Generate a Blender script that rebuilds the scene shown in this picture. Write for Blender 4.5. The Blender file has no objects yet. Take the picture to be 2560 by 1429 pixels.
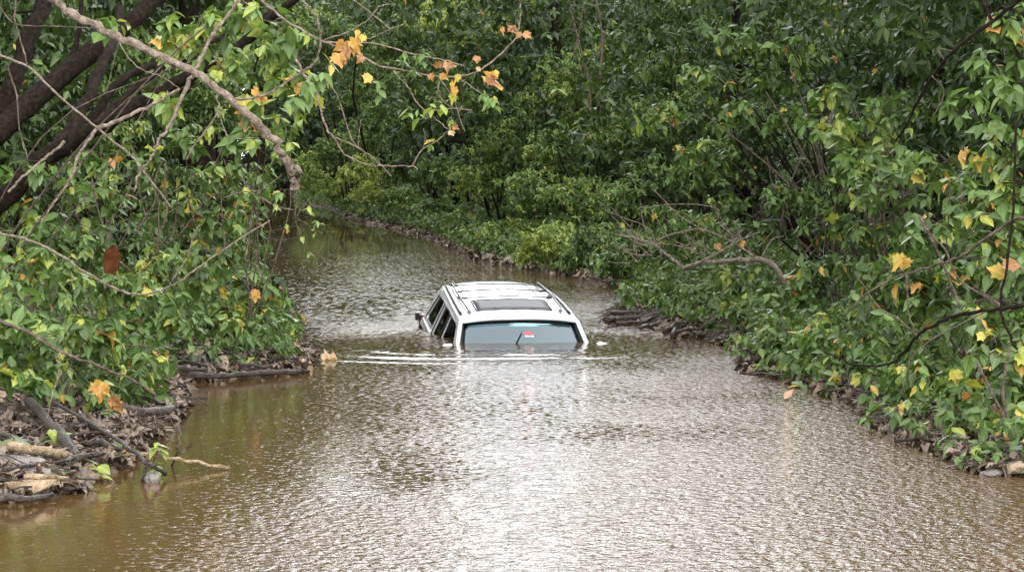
import bpy, bmesh, math, random
import numpy as np
from mathutils import Vector, Matrix
from mathutils.geometry import tessellate_polygon
from mathutils import noise as mnoise
rng = np.random.default_rng(11); random.seed(11)
sc = bpy.context.scene
COL = sc.collection
PI = math.pi
# ------------------------------------------------------------------ camera model (photo pixel -> place)
F, H, CX, CY, HOR = 6500.0, 2.148, 1280.0, 714.5, 400.0
PITCH = math.atan((CY-HOR)/F)
def W(px, py, d):
    """point seen at photo pixel px,py whose distance along the river is d metres"""
    u, v = (px-CX)/F, (py-CY)/F
    dy = math.cos(PITCH) - v*math.sin(PITCH); dz = -math.sin(PITCH) - v*math.cos(PITCH)
    return Vector((u*d/dy, d, H + dz*d/dy))
def G(px, py, z=0.0):
    u, v = (px-CX)/F, (py-CY)/F
    dy = math.cos(PITCH) - v*math.sin(PITCH); dz = -math.sin(PITCH) - v*math.cos(PITCH)
    t = (z-H)/dz
    return Vector((u*t, dy*t, z))
# ------------------------------------------------------------------ object helpers
def tag(o, label=None, cat=None, group=None, kind=None):
    if label: o['label'] = label
    if cat: o['category'] = cat
    if group: o['group'] = group
    if kind: o['kind'] = kind
    return o
def link(name, me, mats, parent=None):
    o = bpy.data.objects.new(name, me); COL.objects.link(o)
    for m in (mats if isinstance(mats, (list, tuple)) else [mats]): me.materials.append(m)
    if parent is not None: o.parent = parent
    return o
def empty(name, loc=(0,0,0)):
    o = bpy.data.objects.new(name, None); COL.objects.link(o); o.location = loc
    o.empty_display_size = .2
    return o
def np_mesh(name, V, loops, starts, smooth=True):
    me = bpy.data.meshes.new(name)
    me.vertices.add(len(V)); me.vertices.foreach_set('co', np.ascontiguousarray(V, dtype=np.float32).ravel())
    me.loops.add(len(loops)); me.loops.foreach_set('vertex_index', np.ascontiguousarray(loops, dtype=np.int32))
    me.polygons.add(len(starts)); me.polygons.foreach_set('loop_start', np.ascontiguousarray(starts, dtype=np.int32))
    me.update(calc_edges=True)
    if smooth: me.polygons.foreach_set('use_smooth', np.ones(len(starts), dtype=bool))
    return me
def nrm(a): return a/np.maximum(np.linalg.norm(a, axis=-1, keepdims=True), 1e-9)
# ------------------------------------------------------------------ materials
def mat(name):
    m = bpy.data.materials.new(name); m.use_nodes = True
    nt = m.node_tree; nt.nodes.clear()
    out = nt.nodes.new('ShaderNodeOutputMaterial')
    return m, nt, out
def N(nt, t, **kw):
    n = nt.nodes.new(t)
    for k, v in kw.items():
        if k in n.inputs: n.inputs[k].default_value = v
        else: setattr(n, k, v)
    return n
def ramp(nt, stops):
    r = nt.nodes.new('ShaderNodeValToRGB'); e = r.color_ramp.elements
    while len(e) < len(stops): e.new(0.5)
    for el, (p, c) in zip(e, stops): el.position = p; el.color = (*c, 1)
    return r
def simple(name, col, rough=.5, metal=0, ior=1.45, noise=None, coat=0, bump=0, nscale=20):
    m, nt, out = mat(name)
    p = N(nt, 'ShaderNodeBsdfPrincipled'); p.inputs['Roughness'].default_value = rough
    p.inputs['Metallic'].default_value = metal; p.inputs['IOR'].default_value = ior
    p.inputs['Coat Weight'].default_value = coat
    p.inputs['Base Color'].default_value = (*col, 1)
    if noise or bump:
        tc = N(nt, 'ShaderNodeTexCoord'); nz = N(nt, 'ShaderNodeTexNoise', Scale=nscale, Detail=6)
        nt.links.new(tc.outputs['Object'], nz.inputs['Vector'])
        if noise:
            r = ramp(nt, [(.3, col), (.7, noise)]); nt.links.new(nz.outputs['Fac'], r.inputs[0])
            nt.links.new(r.outputs[0], p.inputs['Base Color'])
        if bump:
            b = N(nt, 'ShaderNodeBump', Distance=bump); nt.links.new(nz.outputs['Fac'], b.inputs['Height'])
            nt.links.new(b.outputs[0], p.inputs['Normal'])
    nt.links.new(p.outputs[0], out.inputs[0])
    return m
def leaf_material():
    m, nt, out = mat('leaf')
    a = N(nt, 'ShaderNodeAttribute', attribute_name='tint')
    mid = N(nt, 'ShaderNodeAttribute', attribute_name='rib')
    tc = N(nt, 'ShaderNodeTexCoord')
    nz = N(nt, 'ShaderNodeTexNoise', Scale=14, Detail=4, Roughness=.65)
    nt.links.new(tc.outputs['Object'], nz.inputs['Vector'])
    ad = N(nt, 'ShaderNodeMath', operation='MULTIPLY_ADD'); ad.inputs[1].default_value = .16; 
    nt.links.new(nz.outputs['Fac'], ad.inputs[0])
    sb = N(nt, 'ShaderNodeMath', operation='SUBTRACT'); sb.inputs[1].default_value = .08
    nt.links.new(a.outputs['Fac'], sb.inputs[0]); nt.links.new(sb.outputs[0], ad.inputs[2])
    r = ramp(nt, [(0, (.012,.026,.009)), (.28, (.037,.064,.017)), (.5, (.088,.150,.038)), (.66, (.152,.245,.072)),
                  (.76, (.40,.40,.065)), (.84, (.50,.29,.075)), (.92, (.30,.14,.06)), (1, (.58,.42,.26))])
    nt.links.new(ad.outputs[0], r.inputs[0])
    rr = ramp(nt, [(0, (1.45,1.35,1.5)), (.09, (1,1,1))])
    nt.links.new(mid.outputs['Fac'], rr.inputs[0])
    mx = N(nt, 'ShaderNodeMix', data_type='RGBA', blend_type='MULTIPLY'); mx.inputs[0].default_value = 1
    nt.links.new(r.outputs[0], mx.inputs[6]); nt.links.new(rr.outputs[0], mx.inputs[7])
    p = N(nt, 'ShaderNodeBsdfPrincipled'); p.inputs['Roughness'].default_value = .43
    p.inputs['IOR'].default_value = 1.42
    nt.links.new(mx.outputs[2], p.inputs['Base Color'])
    t = N(nt, 'ShaderNodeBsdfTranslucent')
    br = N(nt, 'ShaderNodeMix', data_type='RGBA', blend_type='MULTIPLY'); br.inputs[0].default_value = 1
    br.inputs[7].default_value = (1.5, 1.6, .9, 1); nt.links.new(mx.outputs[2], br.inputs[6])
    nt.links.new(br.outputs[2], t.inputs[0])
    ms = N(nt, 'ShaderNodeMixShader'); ms.inputs[0].default_value = .28
    nt.links.new(p.outputs[0], ms.inputs[1]); nt.links.new(t.outputs[0], ms.inputs[2])
    nt.links.new(ms.outputs[0], out.inputs[0])
    return m
def bark_material(name, c0, c1, c2, rough=.85, sc_=18, stretch=True):
    m, nt, out = mat(name)
    tc = N(nt, 'ShaderNodeTexCoord')
    nz = N(nt, 'ShaderNodeTexNoise', Scale=sc_, Detail=8, Roughness=.7)
    n2 = N(nt, 'ShaderNodeTexNoise', Scale=sc_*5, Detail=4)
    nt.links.new(tc.outputs['Object'], nz.inputs['Vector']); nt.links.new(tc.outputs['Object'], n2.inputs['Vector'])
    r = ramp(nt, [(.33, c0), (.5, c1), (.68, c2)]); nt.links.new(nz.outputs['Fac'], r.inputs[0])
    p = N(nt, 'ShaderNodeBsdfPrincipled'); p.inputs['Roughness'].default_value = rough; p.inputs['Specular IOR Level'].default_value = .5 if rough < .6 else .12
    nt.links.new(r.outputs[0], p.inputs['Base Color'])
    b = N(nt, 'ShaderNodeBump', Distance=.03); nt.links.new(n2.outputs['Fac'], b.inputs['Height'])
    nt.links.new(b.outputs[0], p.inputs['Normal']); nt.links.new(p.outputs[0], out.inputs[0])
    return m
M = {}
M['leaf'] = leaf_material()
M['bark_dark'] = bark_material('bark_dark', (.006,.0045,.0035), (.020,.014,.010), (.050,.036,.027))
M['bark_pale'] = bark_material('bark_pale', (.10,.075,.055), (.27,.215,.165), (.50,.43,.35), sc_=22)
M['twig'] = bark_material('twig', (.05,.036,.027), (.13,.10,.075), (.26,.21,.17), sc_=12)
M['wet_wood'] = bark_material('wet_wood', (.016,.012,.010), (.048,.035,.027), (.12,.09,.07), rough=.45, sc_=14)
M['tan_wood'] = bark_material('tan_wood', (.13,.09,.055), (.33,.24,.15), (.52,.41,.28), rough=.7, sc_=15)
M['stone'] = bark_material('stone', (.07,.06,.055), (.17,.15,.135), (.30,.27,.24), rough=.55, sc_=9)
M['tan_block'] = bark_material('tan_block', (.19,.135,.085), (.34,.26,.18), (.45,.36,.26), rough=.8, sc_=9)
M['rust'] = bark_material('rust', (.030,.010,.004), (.070,.022,.007), (.11,.04,.012), rough=.8, sc_=12)
# ------------------------------------------------------------------ river banks
LB = [G(*p) for p in [(-60,1262),(150,1240),(250,1185),(300,1165),(390,1085),(455,1020),(440,962),(560,946),(752,934),(775,905),(765,880),(735,830),(700,770),
      (675,700),(640,640),(622,580),(615,540),(600,505),(560,484),(470,470),(200,458)]]
RB = [G(*p) for p in [(2620,1198),(2450,1182),(2350,1132),(2230,1092),(2140,1010),(1960,946),(1855,925),(1872,895),(1840,866),(1700,838),(1600,812),(1515,800),(1560,775),
      (1600,750),(1580,728),(1430,692),(1300,668),(1200,652),(1130,626),(1085,600),(1000,575),(880,549),(820,521),(745,508),(702,470),(600,462),(300,455)]]
lby = np.array([8, 15.5]+[p.y for p in LB]); lbx = np.array([-4.6, -3.9]+[p.x for p in LB])
rby = np.array([8, 17.0]+[p.y for p in RB]); rbx = np.array([4.8, 4.1]+[p.x for p in RB])
o_ = np.argsort(lby); lby, lbx = lby[o_], lbx[o_]
o_ = np.argsort(rby); rby, rbx = rby[o_], rbx[o_]
def fbm(x, y, s, seed=0):
    r = np.random.default_rng(seed); v = 0
    for k in range(7):
        a = r.uniform(0, 2*PI); f = s*(1.0+1.7*r.random()); ph = r.uniform(0, 2*PI)
        v = v + np.sin((x*math.cos(a)+y*math.sin(a))*f+ph + 1.3*np.sin((x*math.sin(a)-y*math.cos(a))*f*.6+ph*2))/7
    return v
def bank(x, y):
    """how far outside the water, positive on land"""
    return np.maximum(np.interp(y, lby, lbx)-x, x-np.interp(y, rby, rbx))
def hz(x, y):
    x = np.asarray(x, float); y = np.asarray(y, float)
    s = bank(x, y) + .10*fbm(x, y, 6, 3) + .06*fbm(x, y, 17, 4)
    land = .02 + .16*(1-np.exp(-np.maximum(s,0)/.5)) + .10*np.maximum(s-.6, 0) + .12*np.maximum(s-4, 0) + .3*np.clip(s-14, 0, 22)
    land = land + .05*fbm(x, y, 5, 5)*np.clip(s, 0, 1) + .03*fbm(x, y, 19, 6)*np.clip(s*2, 0, 1)
    bed = np.maximum(-1.5, s*.55)
    return np.where(s > 0, land, bed)
def GT(px, py, lift=0.0):
    """point where the sight line through a photo pixel meets the bank or the water"""
    u, v = (px-CX)/F, (py-CY)/F
    dy = math.cos(PITCH) - v*math.sin(PITCH); dz = -math.sin(PITCH) - v*math.cos(PITCH)
    t = np.linspace(12, 75, 1600)/dy
    X, Y, Z = u*t, dy*t, H+dz*t; S = np.maximum(hz(X, Y), 0)
    k = int(np.argmax(Z <= S+lift)) if (Z <= S+lift).any() else len(t)-1
    return Vector((X[k], Y[k], S[k]+lift))
def grid_mesh(name, xs, ys, Z, smooth=True):
    X, Y = np.meshgrid(xs, ys); V = np.stack([X, Y, Z(X, Y)], -1).reshape(-1, 3)
    nx, ny = len(xs), len(ys)
    i = np.arange(nx*ny).reshape(ny, nx)
    q = np.stack([i[:-1,:-1], i[:-1,1:], i[1:,1:], i[1:,:-1]], -1).reshape(-1, 4)
    return np_mesh(name, V, q.ravel(), np.arange(len(q))*4, smooth)
def grow(a, b, k, mn):
    v = [a]
    while v[-1] < b: v.append(v[-1]+max(mn, k*v[-1]))
    return np.array(v)
# ground
m, nt, out = mat('bank_soil')
tc = N(nt, 'ShaderNodeTexCoord'); nz = N(nt, 'ShaderNodeTexNoise', Scale=3.5, Detail=10, Roughness=.75)
vz = N(nt, 'ShaderNodeTexVoronoi', Scale=9); nt.links.new(tc.outputs['Object'], nz.inputs['Vector']); nt.links.new(tc.outputs['Object'], vz.inputs['Vector'])
r = ramp(nt, [(.3,(.020,.014,.009)), (.5,(.050,.035,.023)), (.7,(.11,.08,.052))]); nt.links.new(nz.outputs['Fac'], r.inputs[0])
p = N(nt, 'ShaderNodeBsdfPrincipled'); p.inputs['Roughness'].default_value = .7; p.inputs['Specular IOR Level'].default_value = .15; nt.links.new(r.outputs[0], p.inputs['Base Color'])
b = N(nt, 'ShaderNodeBump', Distance=.06); nt.links.new(nz.outputs['Fac'], b.inputs['Height']); nt.links.new(b.outputs[0], p.inputs['Normal'])
nt.links.new(p.outputs[0], out.inputs[0]); M['soil'] = m
xs = np.concatenate([-grow(9, 75, .06, .1)[::-1], np.arange(-8.9, 8.95, .09), grow(9, 75, .06, .1)])
g = link('ground', grid_mesh('ground', xs, grow(7, 300, .0055, .09), hz), M['soil']); tag(g, kind='structure')

# ------------------------------------------------------------------ water
CARC = np.array([.06, 30.35])
def wz(X, Y):
    cx, cy = CARC
    dx, dy = X-cx, Y-cy
    # rounded-box distance from the sunk nose, so the rings follow the car front
    qx = np.maximum(np.abs(dx)-.55, 0); qy = np.maximum(np.abs(dy)-.1, 0)
    r = np.sqrt(qx*qx+qy*qy); th = np.arctan2(dy, dx)
    amp = .0075*np.exp(-((r-1.7)/1.05)**2)*(.75+.25*np.sin(3*th+1)) * np.clip(r/.3, 0, 1)
    z = .85*amp*np.clip(.9+.7*fbm(X, Y, 2.6, 31)+.3*fbm(X, Y, 7, 34), 0, 2)*np.sin(2*PI*r/.62 + .5*np.sin(th*4+.6) + .6*fbm(X, Y, 1.1, 32))
    amp2 = .0016*(1+.6*fbm(X, Y, 1.6, 33))*np.exp(-((r-2.0)/.38)**2)*np.clip(.35-np.sin(th), 0, 1.2)
    z = z + amp2*np.cos((r-2.0)*8)
    amp3 = .003*np.exp(-((r-2.75)/.2)**2)*np.clip(.2-np.sin(th), 0, 1.2)
    z = z + amp3*np.cos((r-2.75)*12)
    gen = .0006*fbm(X*.55, Y*1.0, 9, 21) + .0008*fbm(X*.6, Y, 23, 22)
    return z + gen*np.clip((X+2.6)/2, .15, 1)*np.clip((70-Y)/30, .05, 1)
xs = np.concatenate([-grow(4.6, 80, .1, .05)[::-1], np.arange(-4.55, 4.58, .04), grow(4.6, 80, .1, .05)])
ys = np.concatenate([[2, 5, 8], grow(10, 27, .0025, .03), np.arange(27.1, 34, .032), grow(34.05, 300, .004, .05)])
m, nt, out = mat('muddy_water')
tc = N(nt, 'ShaderNodeTexCoord')
sx = N(nt, 'ShaderNodeSeparateXYZ'); nt.links.new(tc.outputs['Object'], sx.inputs[0])
def noise_of(scale, detail, sxy=(1,1), rough=.5, off=0):
    mp = N(nt, 'ShaderNodeMapping'); mp.inputs['Scale'].default_value = (sxy[0], sxy[1], 1); mp.inputs['Location'].default_value = (off, off*.7, 0)
    nn = N(nt, 'ShaderNodeTexNoise', Scale=scale, Detail=detail, Roughness=rough)
    nt.links.new(tc.outputs['Object'], mp.inputs[0]); nt.links.new(mp.outputs[0], nn.inputs['Vector']); return nn.outputs['Fac']
def mth(op, a, b=None, c=None, clamp=False):
    n = N(nt, 'ShaderNodeMath', operation=op); n.use_clamp = clamp
    for i, v in enumerate((a, b, c)):
        if v is None: continue
        if isinstance(v, (int, float)): n.inputs[i].default_value = v
        else: nt.links.new(v, n.inputs[i])
    return n.outputs[0]
n1 = noise_of(14, 3, (1.05, 1.0), .5); n2 = noise_of(26, 1, (.9, 1), .5, 4)
patch = noise_of(.5, 3, (1, .6), .5, 9)
# wind-roughened middle and right, smooth left edge
mask = mth('ADD', mth('MULTIPLY_ADD', sx.outputs[0], .42, .95), mth('MULTIPLY_ADD', sx.outputs[1], .12, -3.2, clamp=True), clamp=True)
nearw = mth('MULTIPLY_ADD', sx.outputs[1], -.16, 3.3, clamp=True); upw = mth('MULTIPLY_ADD', sx.outputs[1], .3, -9.3, clamp=True)
edge = mth('MULTIPLY_ADD', sx.outputs[0], -.6, 2.5, clamp=True)
mask = mth('MULTIPLY', mask, mth('MAXIMUM', mth('MULTIPLY', mth('MULTIPLY_ADD', nearw, .62, .38), mth('MULTIPLY_ADD', edge, .5, .5)), mth('MULTIPLY', upw, .30)))          # x=-2.4 -> 0
pm = mth('MULTIPLY_ADD', patch, 2.6, -.45, clamp=True)
mask = mth('MULTIPLY', mask, pm, clamp=True)
far = mth('MULTIPLY_ADD', sx.outputs[1], -.045, 3.4, clamp=True); mask = mth('MULTIPLY', mask, far)
hsum = mth('ADD', mth('MULTIPLY', n1, .8), mth('MULTIPLY', n2, .2))
vd = N(nt, 'ShaderNodeVectorMath', operation='DISTANCE'); vd.inputs[1].default_value = (CARC[0], CARC[1], 0); nt.links.new(tc.outputs['Object'], vd.inputs[0])
calm = mth('MULTIPLY_ADD', vd.outputs['Value'], .7, -1.2, clamp=True)
mask = mth('MULTIPLY', mask, mth('MULTIPLY_ADD', calm, .78, .22))
fine = noise_of(3.2, 2, (2.6, 1.0), .5, 2)
mid = mth('MULTIPLY_ADD', sx.outputs[1], .09, -2.8, clamp=True)
hsum = mth('ADD', mth('MULTIPLY', hsum, mth('MULTIPLY_ADD', mid, -.75, 1.0)), mth('MULTIPLY', fine, mth('MULTIPLY', mid, 1.1)))
mask = mth('MULTIPLY', mask, 1.9, clamp=True)
thr = mth('ADD', mth('MULTIPLY_ADD', mask, -.30, .62), mth('MULTIPLY', mid, .17))
hh = mth('ADD', mth('MAXIMUM', mth('SUBTRACT', hsum, thr), 0.0), mth('MULTIPLY', hsum, mth('MULTIPLY', far, .05)))
bp = N(nt, 'ShaderNodeBump', Distance=.040); bp.inputs['Strength'].default_value = 1
nt.links.new(hh, bp.inputs['Height'])
cr = ramp(nt, [(.35, (.078,.044,.016)), (.7, (.100,.058,.022))]); nt.links.new(patch, cr.inputs[0])
p = N(nt, 'ShaderNodeBsdfPrincipled'); p.inputs['Roughness'].default_value = .02; p.inputs['IOR'].default_value = 1.333
nt.links.new(cr.outputs[0], p.inputs['Base Color']); nt.links.new(bp.outputs[0], p.inputs['Normal'])
nt.links.new(p.outputs[0], out.inputs[0]); M['water'] = m
wtr = link('river_water', grid_mesh('river_water', xs, ys, wz), m); tag(wtr, kind='structure')

# ------------------------------------------------------------------ leaves
def tmpl(verts, faces):
    return np.array(verts, float), faces
_y = [.12, .30, .52, .75]; _w = [.16, .29, .28, .15]
v = [(0,0,0)]
for yy, ww in zip(_y, _w):
    d = -.26*yy*yy
    v += [(-ww, yy+.01, d+.10*ww), (0, yy, d-.03), (ww, yy+.01, d+.10*ww)]
v += [(0, 1.0, -.26)]
f = [(0,2,1), (0,3,2)]
for k in range(3):
    a = 1+3*k; f += [(a, a+1, a+4, a+3), (a+1, a+2, a+5, a+4)]
f += [(10,11,13), (11,12,13)]
T_NEAR = tmpl(v, f)
T_FAR = tmpl([(0,0,0), (-.25,.40,0), (0,.45,-.09), (.25,.40,0), (0,1,-.22)], [(0,2,1),(0,3,2),(1,2,4),(2,3,4)])
half = [(.10,-.03),(.30,-.02),(.40,.14),(.53,.20),(.44,.36),(.60,.60),(.36,.60),(.30,.72),(.22,.74),(.12,.82)]
pts = [(0,0)]+half+[(0,1.0)]+[(-x,y) for x,y in half[::-1]]
v = [(0,.36,-.08)]+[(x*(.9 if x < 0 else 1.05), y+(.05 if x < -.3 else 0), .22*abs(x)-.34*y*y+.09*math.sin(x*9+y*7)) for x,y in pts]
f = [(0, i+1, (i+1)%len(pts)+1) for i in range(len(pts))]
T_MAPLE = tmpl(v, f)
TM = {'near': T_NEAR, 'far': T_FAR, 'maple': T_MAPLE}
class Leaves:
    def __init__(s): s.b = {'near': [], 'far': [], 'maple': []}
    def add(s, P, D, Nn, L, tint, kind='near', curl=1.0):
        P = np.atleast_2d(P); n = len(P)
        if not n: return
        D = nrm(D); X = nrm(np.cross(D, Nn)); Z = np.cross(X, D)
        wr = rng.uniform(.8, 1.15, n)[:,None,None]; cr = (curl*rng.uniform(.1, 2.0, n))[:,None,None]
        t = TM[kind][0]
        L = np.broadcast_to(np.asarray(L, float), (n,))[:,None,None]
        V = P[:,None,:] + L*(X[:,None,:]*t[None,:,0:1]*wr + D[:,None,:]*t[None,:,1:2] + Z[:,None,:]*t[None,:,2:3]*cr)
        s.b[kind].append((V, np.broadcast_to(np.asarray(tint, float), (n,))))
    def sprays(s, T, A, L, tint, k=6, kind='near', droop=(.15, 1.1), jit=.05, yellow=.0, spread=.6):
        """bunches of k leaves round shoot tips T with axes A"""
        m_ = len(T)
        if not m_: return
        A = nrm(A); ref = np.where(np.abs(A[:,2:3]) > .9, [[1.,0,0]], [[0,0,1.]])
        e1 = nrm(np.cross(A, ref)); e2 = np.cross(A, e1)
        L = np.broadcast_to(np.asarray(L, float), (m_,)); tint = np.broadcast_to(np.asarray(tint, float), (m_,))
        ph0 = rng.uniform(0, 2*PI, m_)
        for j in range(k):
            ph = ph0 + 2.4*j + rng.uniform(-.4, .4, m_)
            R = np.cos(ph)[:,None]*e1 + np.sin(ph)[:,None]*e2
            D = R*.9 + A*rng.uniform(-.1, .5, m_)[:,None]; D[:,2] -= rng.uniform(*droop, m_)
            D = nrm(D)
            Nn = A*.7 + R*.25 + rng.normal(0, .28, (m_,3)); Nn[:,2] += .55
            P = T - A*(rng.uniform(0, spread, m_)*L)[:,None]*(j/k*2)
            Lj = L*rng.uniform(.55, 1.1, m_)*(1.0 if j else .7)
            tj = tint + rng.normal(0, jit, m_)
            kd = kind
            isy = rng.random(m_) < yellow
            tj = np.where(isy, np.where(rng.random(m_) < .75, rng.uniform(.68, .84, m_), rng.uniform(.84, .93, m_)), np.clip(tj, 0, .7))
            if kind == 'near' and isy.any():
                mp = isy & (rng.random(m_) < .55)
                s.add(P[mp], D[mp], Nn[mp], Lj[mp]*1.05, tj[mp], 'maple'); keep = ~mp
                s.add(P[keep], D[keep], Nn[keep], Lj[keep], tj[keep], kd)
            else: s.add(P, D, Nn, Lj, tj, kd)
    def build(s, name, parent=None):
        Vs, Ls, St, Ti, Ri = [], [], [], [], []; vo = 0; lo = 0
        for kd, lst in s.b.items():
            if not lst: continue
            t, fc = TM[kd]; nv = len(t)
            V = np.concatenate([x[0] for x in lst]); ti = np.concatenate([x[1] for x in lst]); n = len(V)
            tl = np.array([i for q in fc for i in q]); ts = np.cumsum([0]+[len(q) for q in fc])
            Ls.append((np.arange(n)[:,None]*nv + tl[None]).ravel()+vo)
            St.append((np.arange(n)[:,None]*len(tl) + ts[None,:-1]).ravel()+lo)
            Vs.append(V.reshape(-1,3)); Ti.append(np.repeat(ti, nv)); Ri.append(np.tile(np.abs(t[:,0]), n))
            vo += n*nv; lo += n*len(tl)
        if not Vs: return None
        me = np_mesh(name, np.concatenate(Vs), np.concatenate(Ls), np.concatenate(St))
        for an, arr in (('tint', Ti), ('rib', Ri)):
            at = me.attributes.new(an, 'FLOAT', 'POINT'); at.data.foreach_set('value', np.concatenate(arr).astype(np.float32))
        return link(name, me, M['leaf'], parent)
# ------------------------------------------------------------------ tubes
def smooth_path(P, n):
    P = [Vector(p) for p in P]
    if len(P) == 2: return [P[0].lerp(P[1], i/n) for i in range(n+1)]
    Q = [P[0]*2-P[1]]+P+[P[-1]*2-P[-2]]; out = []
    for i in range(1, len(Q)-2):
        for k in range(n):
            t = k/n; a, b_, c, d = Q[i-1], Q[i], Q[i+1], Q[i+2]
            out.append(.5*((2*b_)+(c-a)*t+(2*a-5*b_+4*c-d)*t*t+(3*b_-a-3*c+d)*t*t*t))
    out.append(P[-1]); return out
class Tubes:
    def __init__(s): s.V = []; s.L = []; s.S = []; s.nv = 0; s.nl = 0
    def add(s, pts, r0, r1=None, sides=6, n=4, wob=0.0, knob=0.0, radii=None, cap=True):
        P = smooth_path(pts, n); K = len(P)
        r1 = r0 if r1 is None else r1
        if wob:
            for i in range(1, K-1): P[i] = P[i] + Vector(rng.normal(0, wob, 3))
        A = np.array([tuple(p) for p in P]); T = nrm(np.gradient(A, axis=0))
        ref = np.array([0,0,1.]) if abs(T[:,2]).mean() < .8 else np.array([1.,0,0])
        e1 = nrm(np.cross(T, ref)); e2 = np.cross(T, e1)
        if radii is not None: R = np.interp(np.linspace(0, 1, K), np.linspace(0, 1, len(radii)), radii)
        else: R = np.linspace(r0, r1, K)
        ang = np.linspace(0, 2*PI, sides, endpoint=False)
        RR = np.repeat(R[:,None], sides, 1)
        if knob: RR = RR*(1+knob*rng.normal(0, 1, RR.shape).clip(-1.5, 2)+knob*.8*rng.normal(0,1,(K,1)))
        V = A[:,None,:] + RR[...,None]*(np.cos(ang)[None,:,None]*e1[:,None,:]+np.sin(ang)[None,:,None]*e2[:,None,:])
        b_ = s.nv; s.V.append(V.reshape(-1,3)); s.nv += K*sides
        i = np.arange(K-1)[:,None]*sides; j = np.arange(sides)[None]; j2 = (j+1)%sides
        q = np.stack([i+j, i+j2, i+sides+j2, i+sides+j], -1).reshape(-1,4)+b_
        s.L.append(q.ravel()); s.S.append(s.nl+np.arange(len(q))*4); s.nl += q.size
        if cap:
            for row, rev in ((0, True), (K-1, False)):
                c = b_+row*sides+np.arange(sides); c = c[::-1] if rev else c
                s.L.append(c); s.S.append(np.array([s.nl])); s.nl += sides
        return P
    def build(s, name, m, parent=None):
        if not s.V: return None
        return link(name, np_mesh(name, np.concatenate(s.V), np.concatenate(s.L), np.concatenate(s.S)), m, parent)

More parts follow.
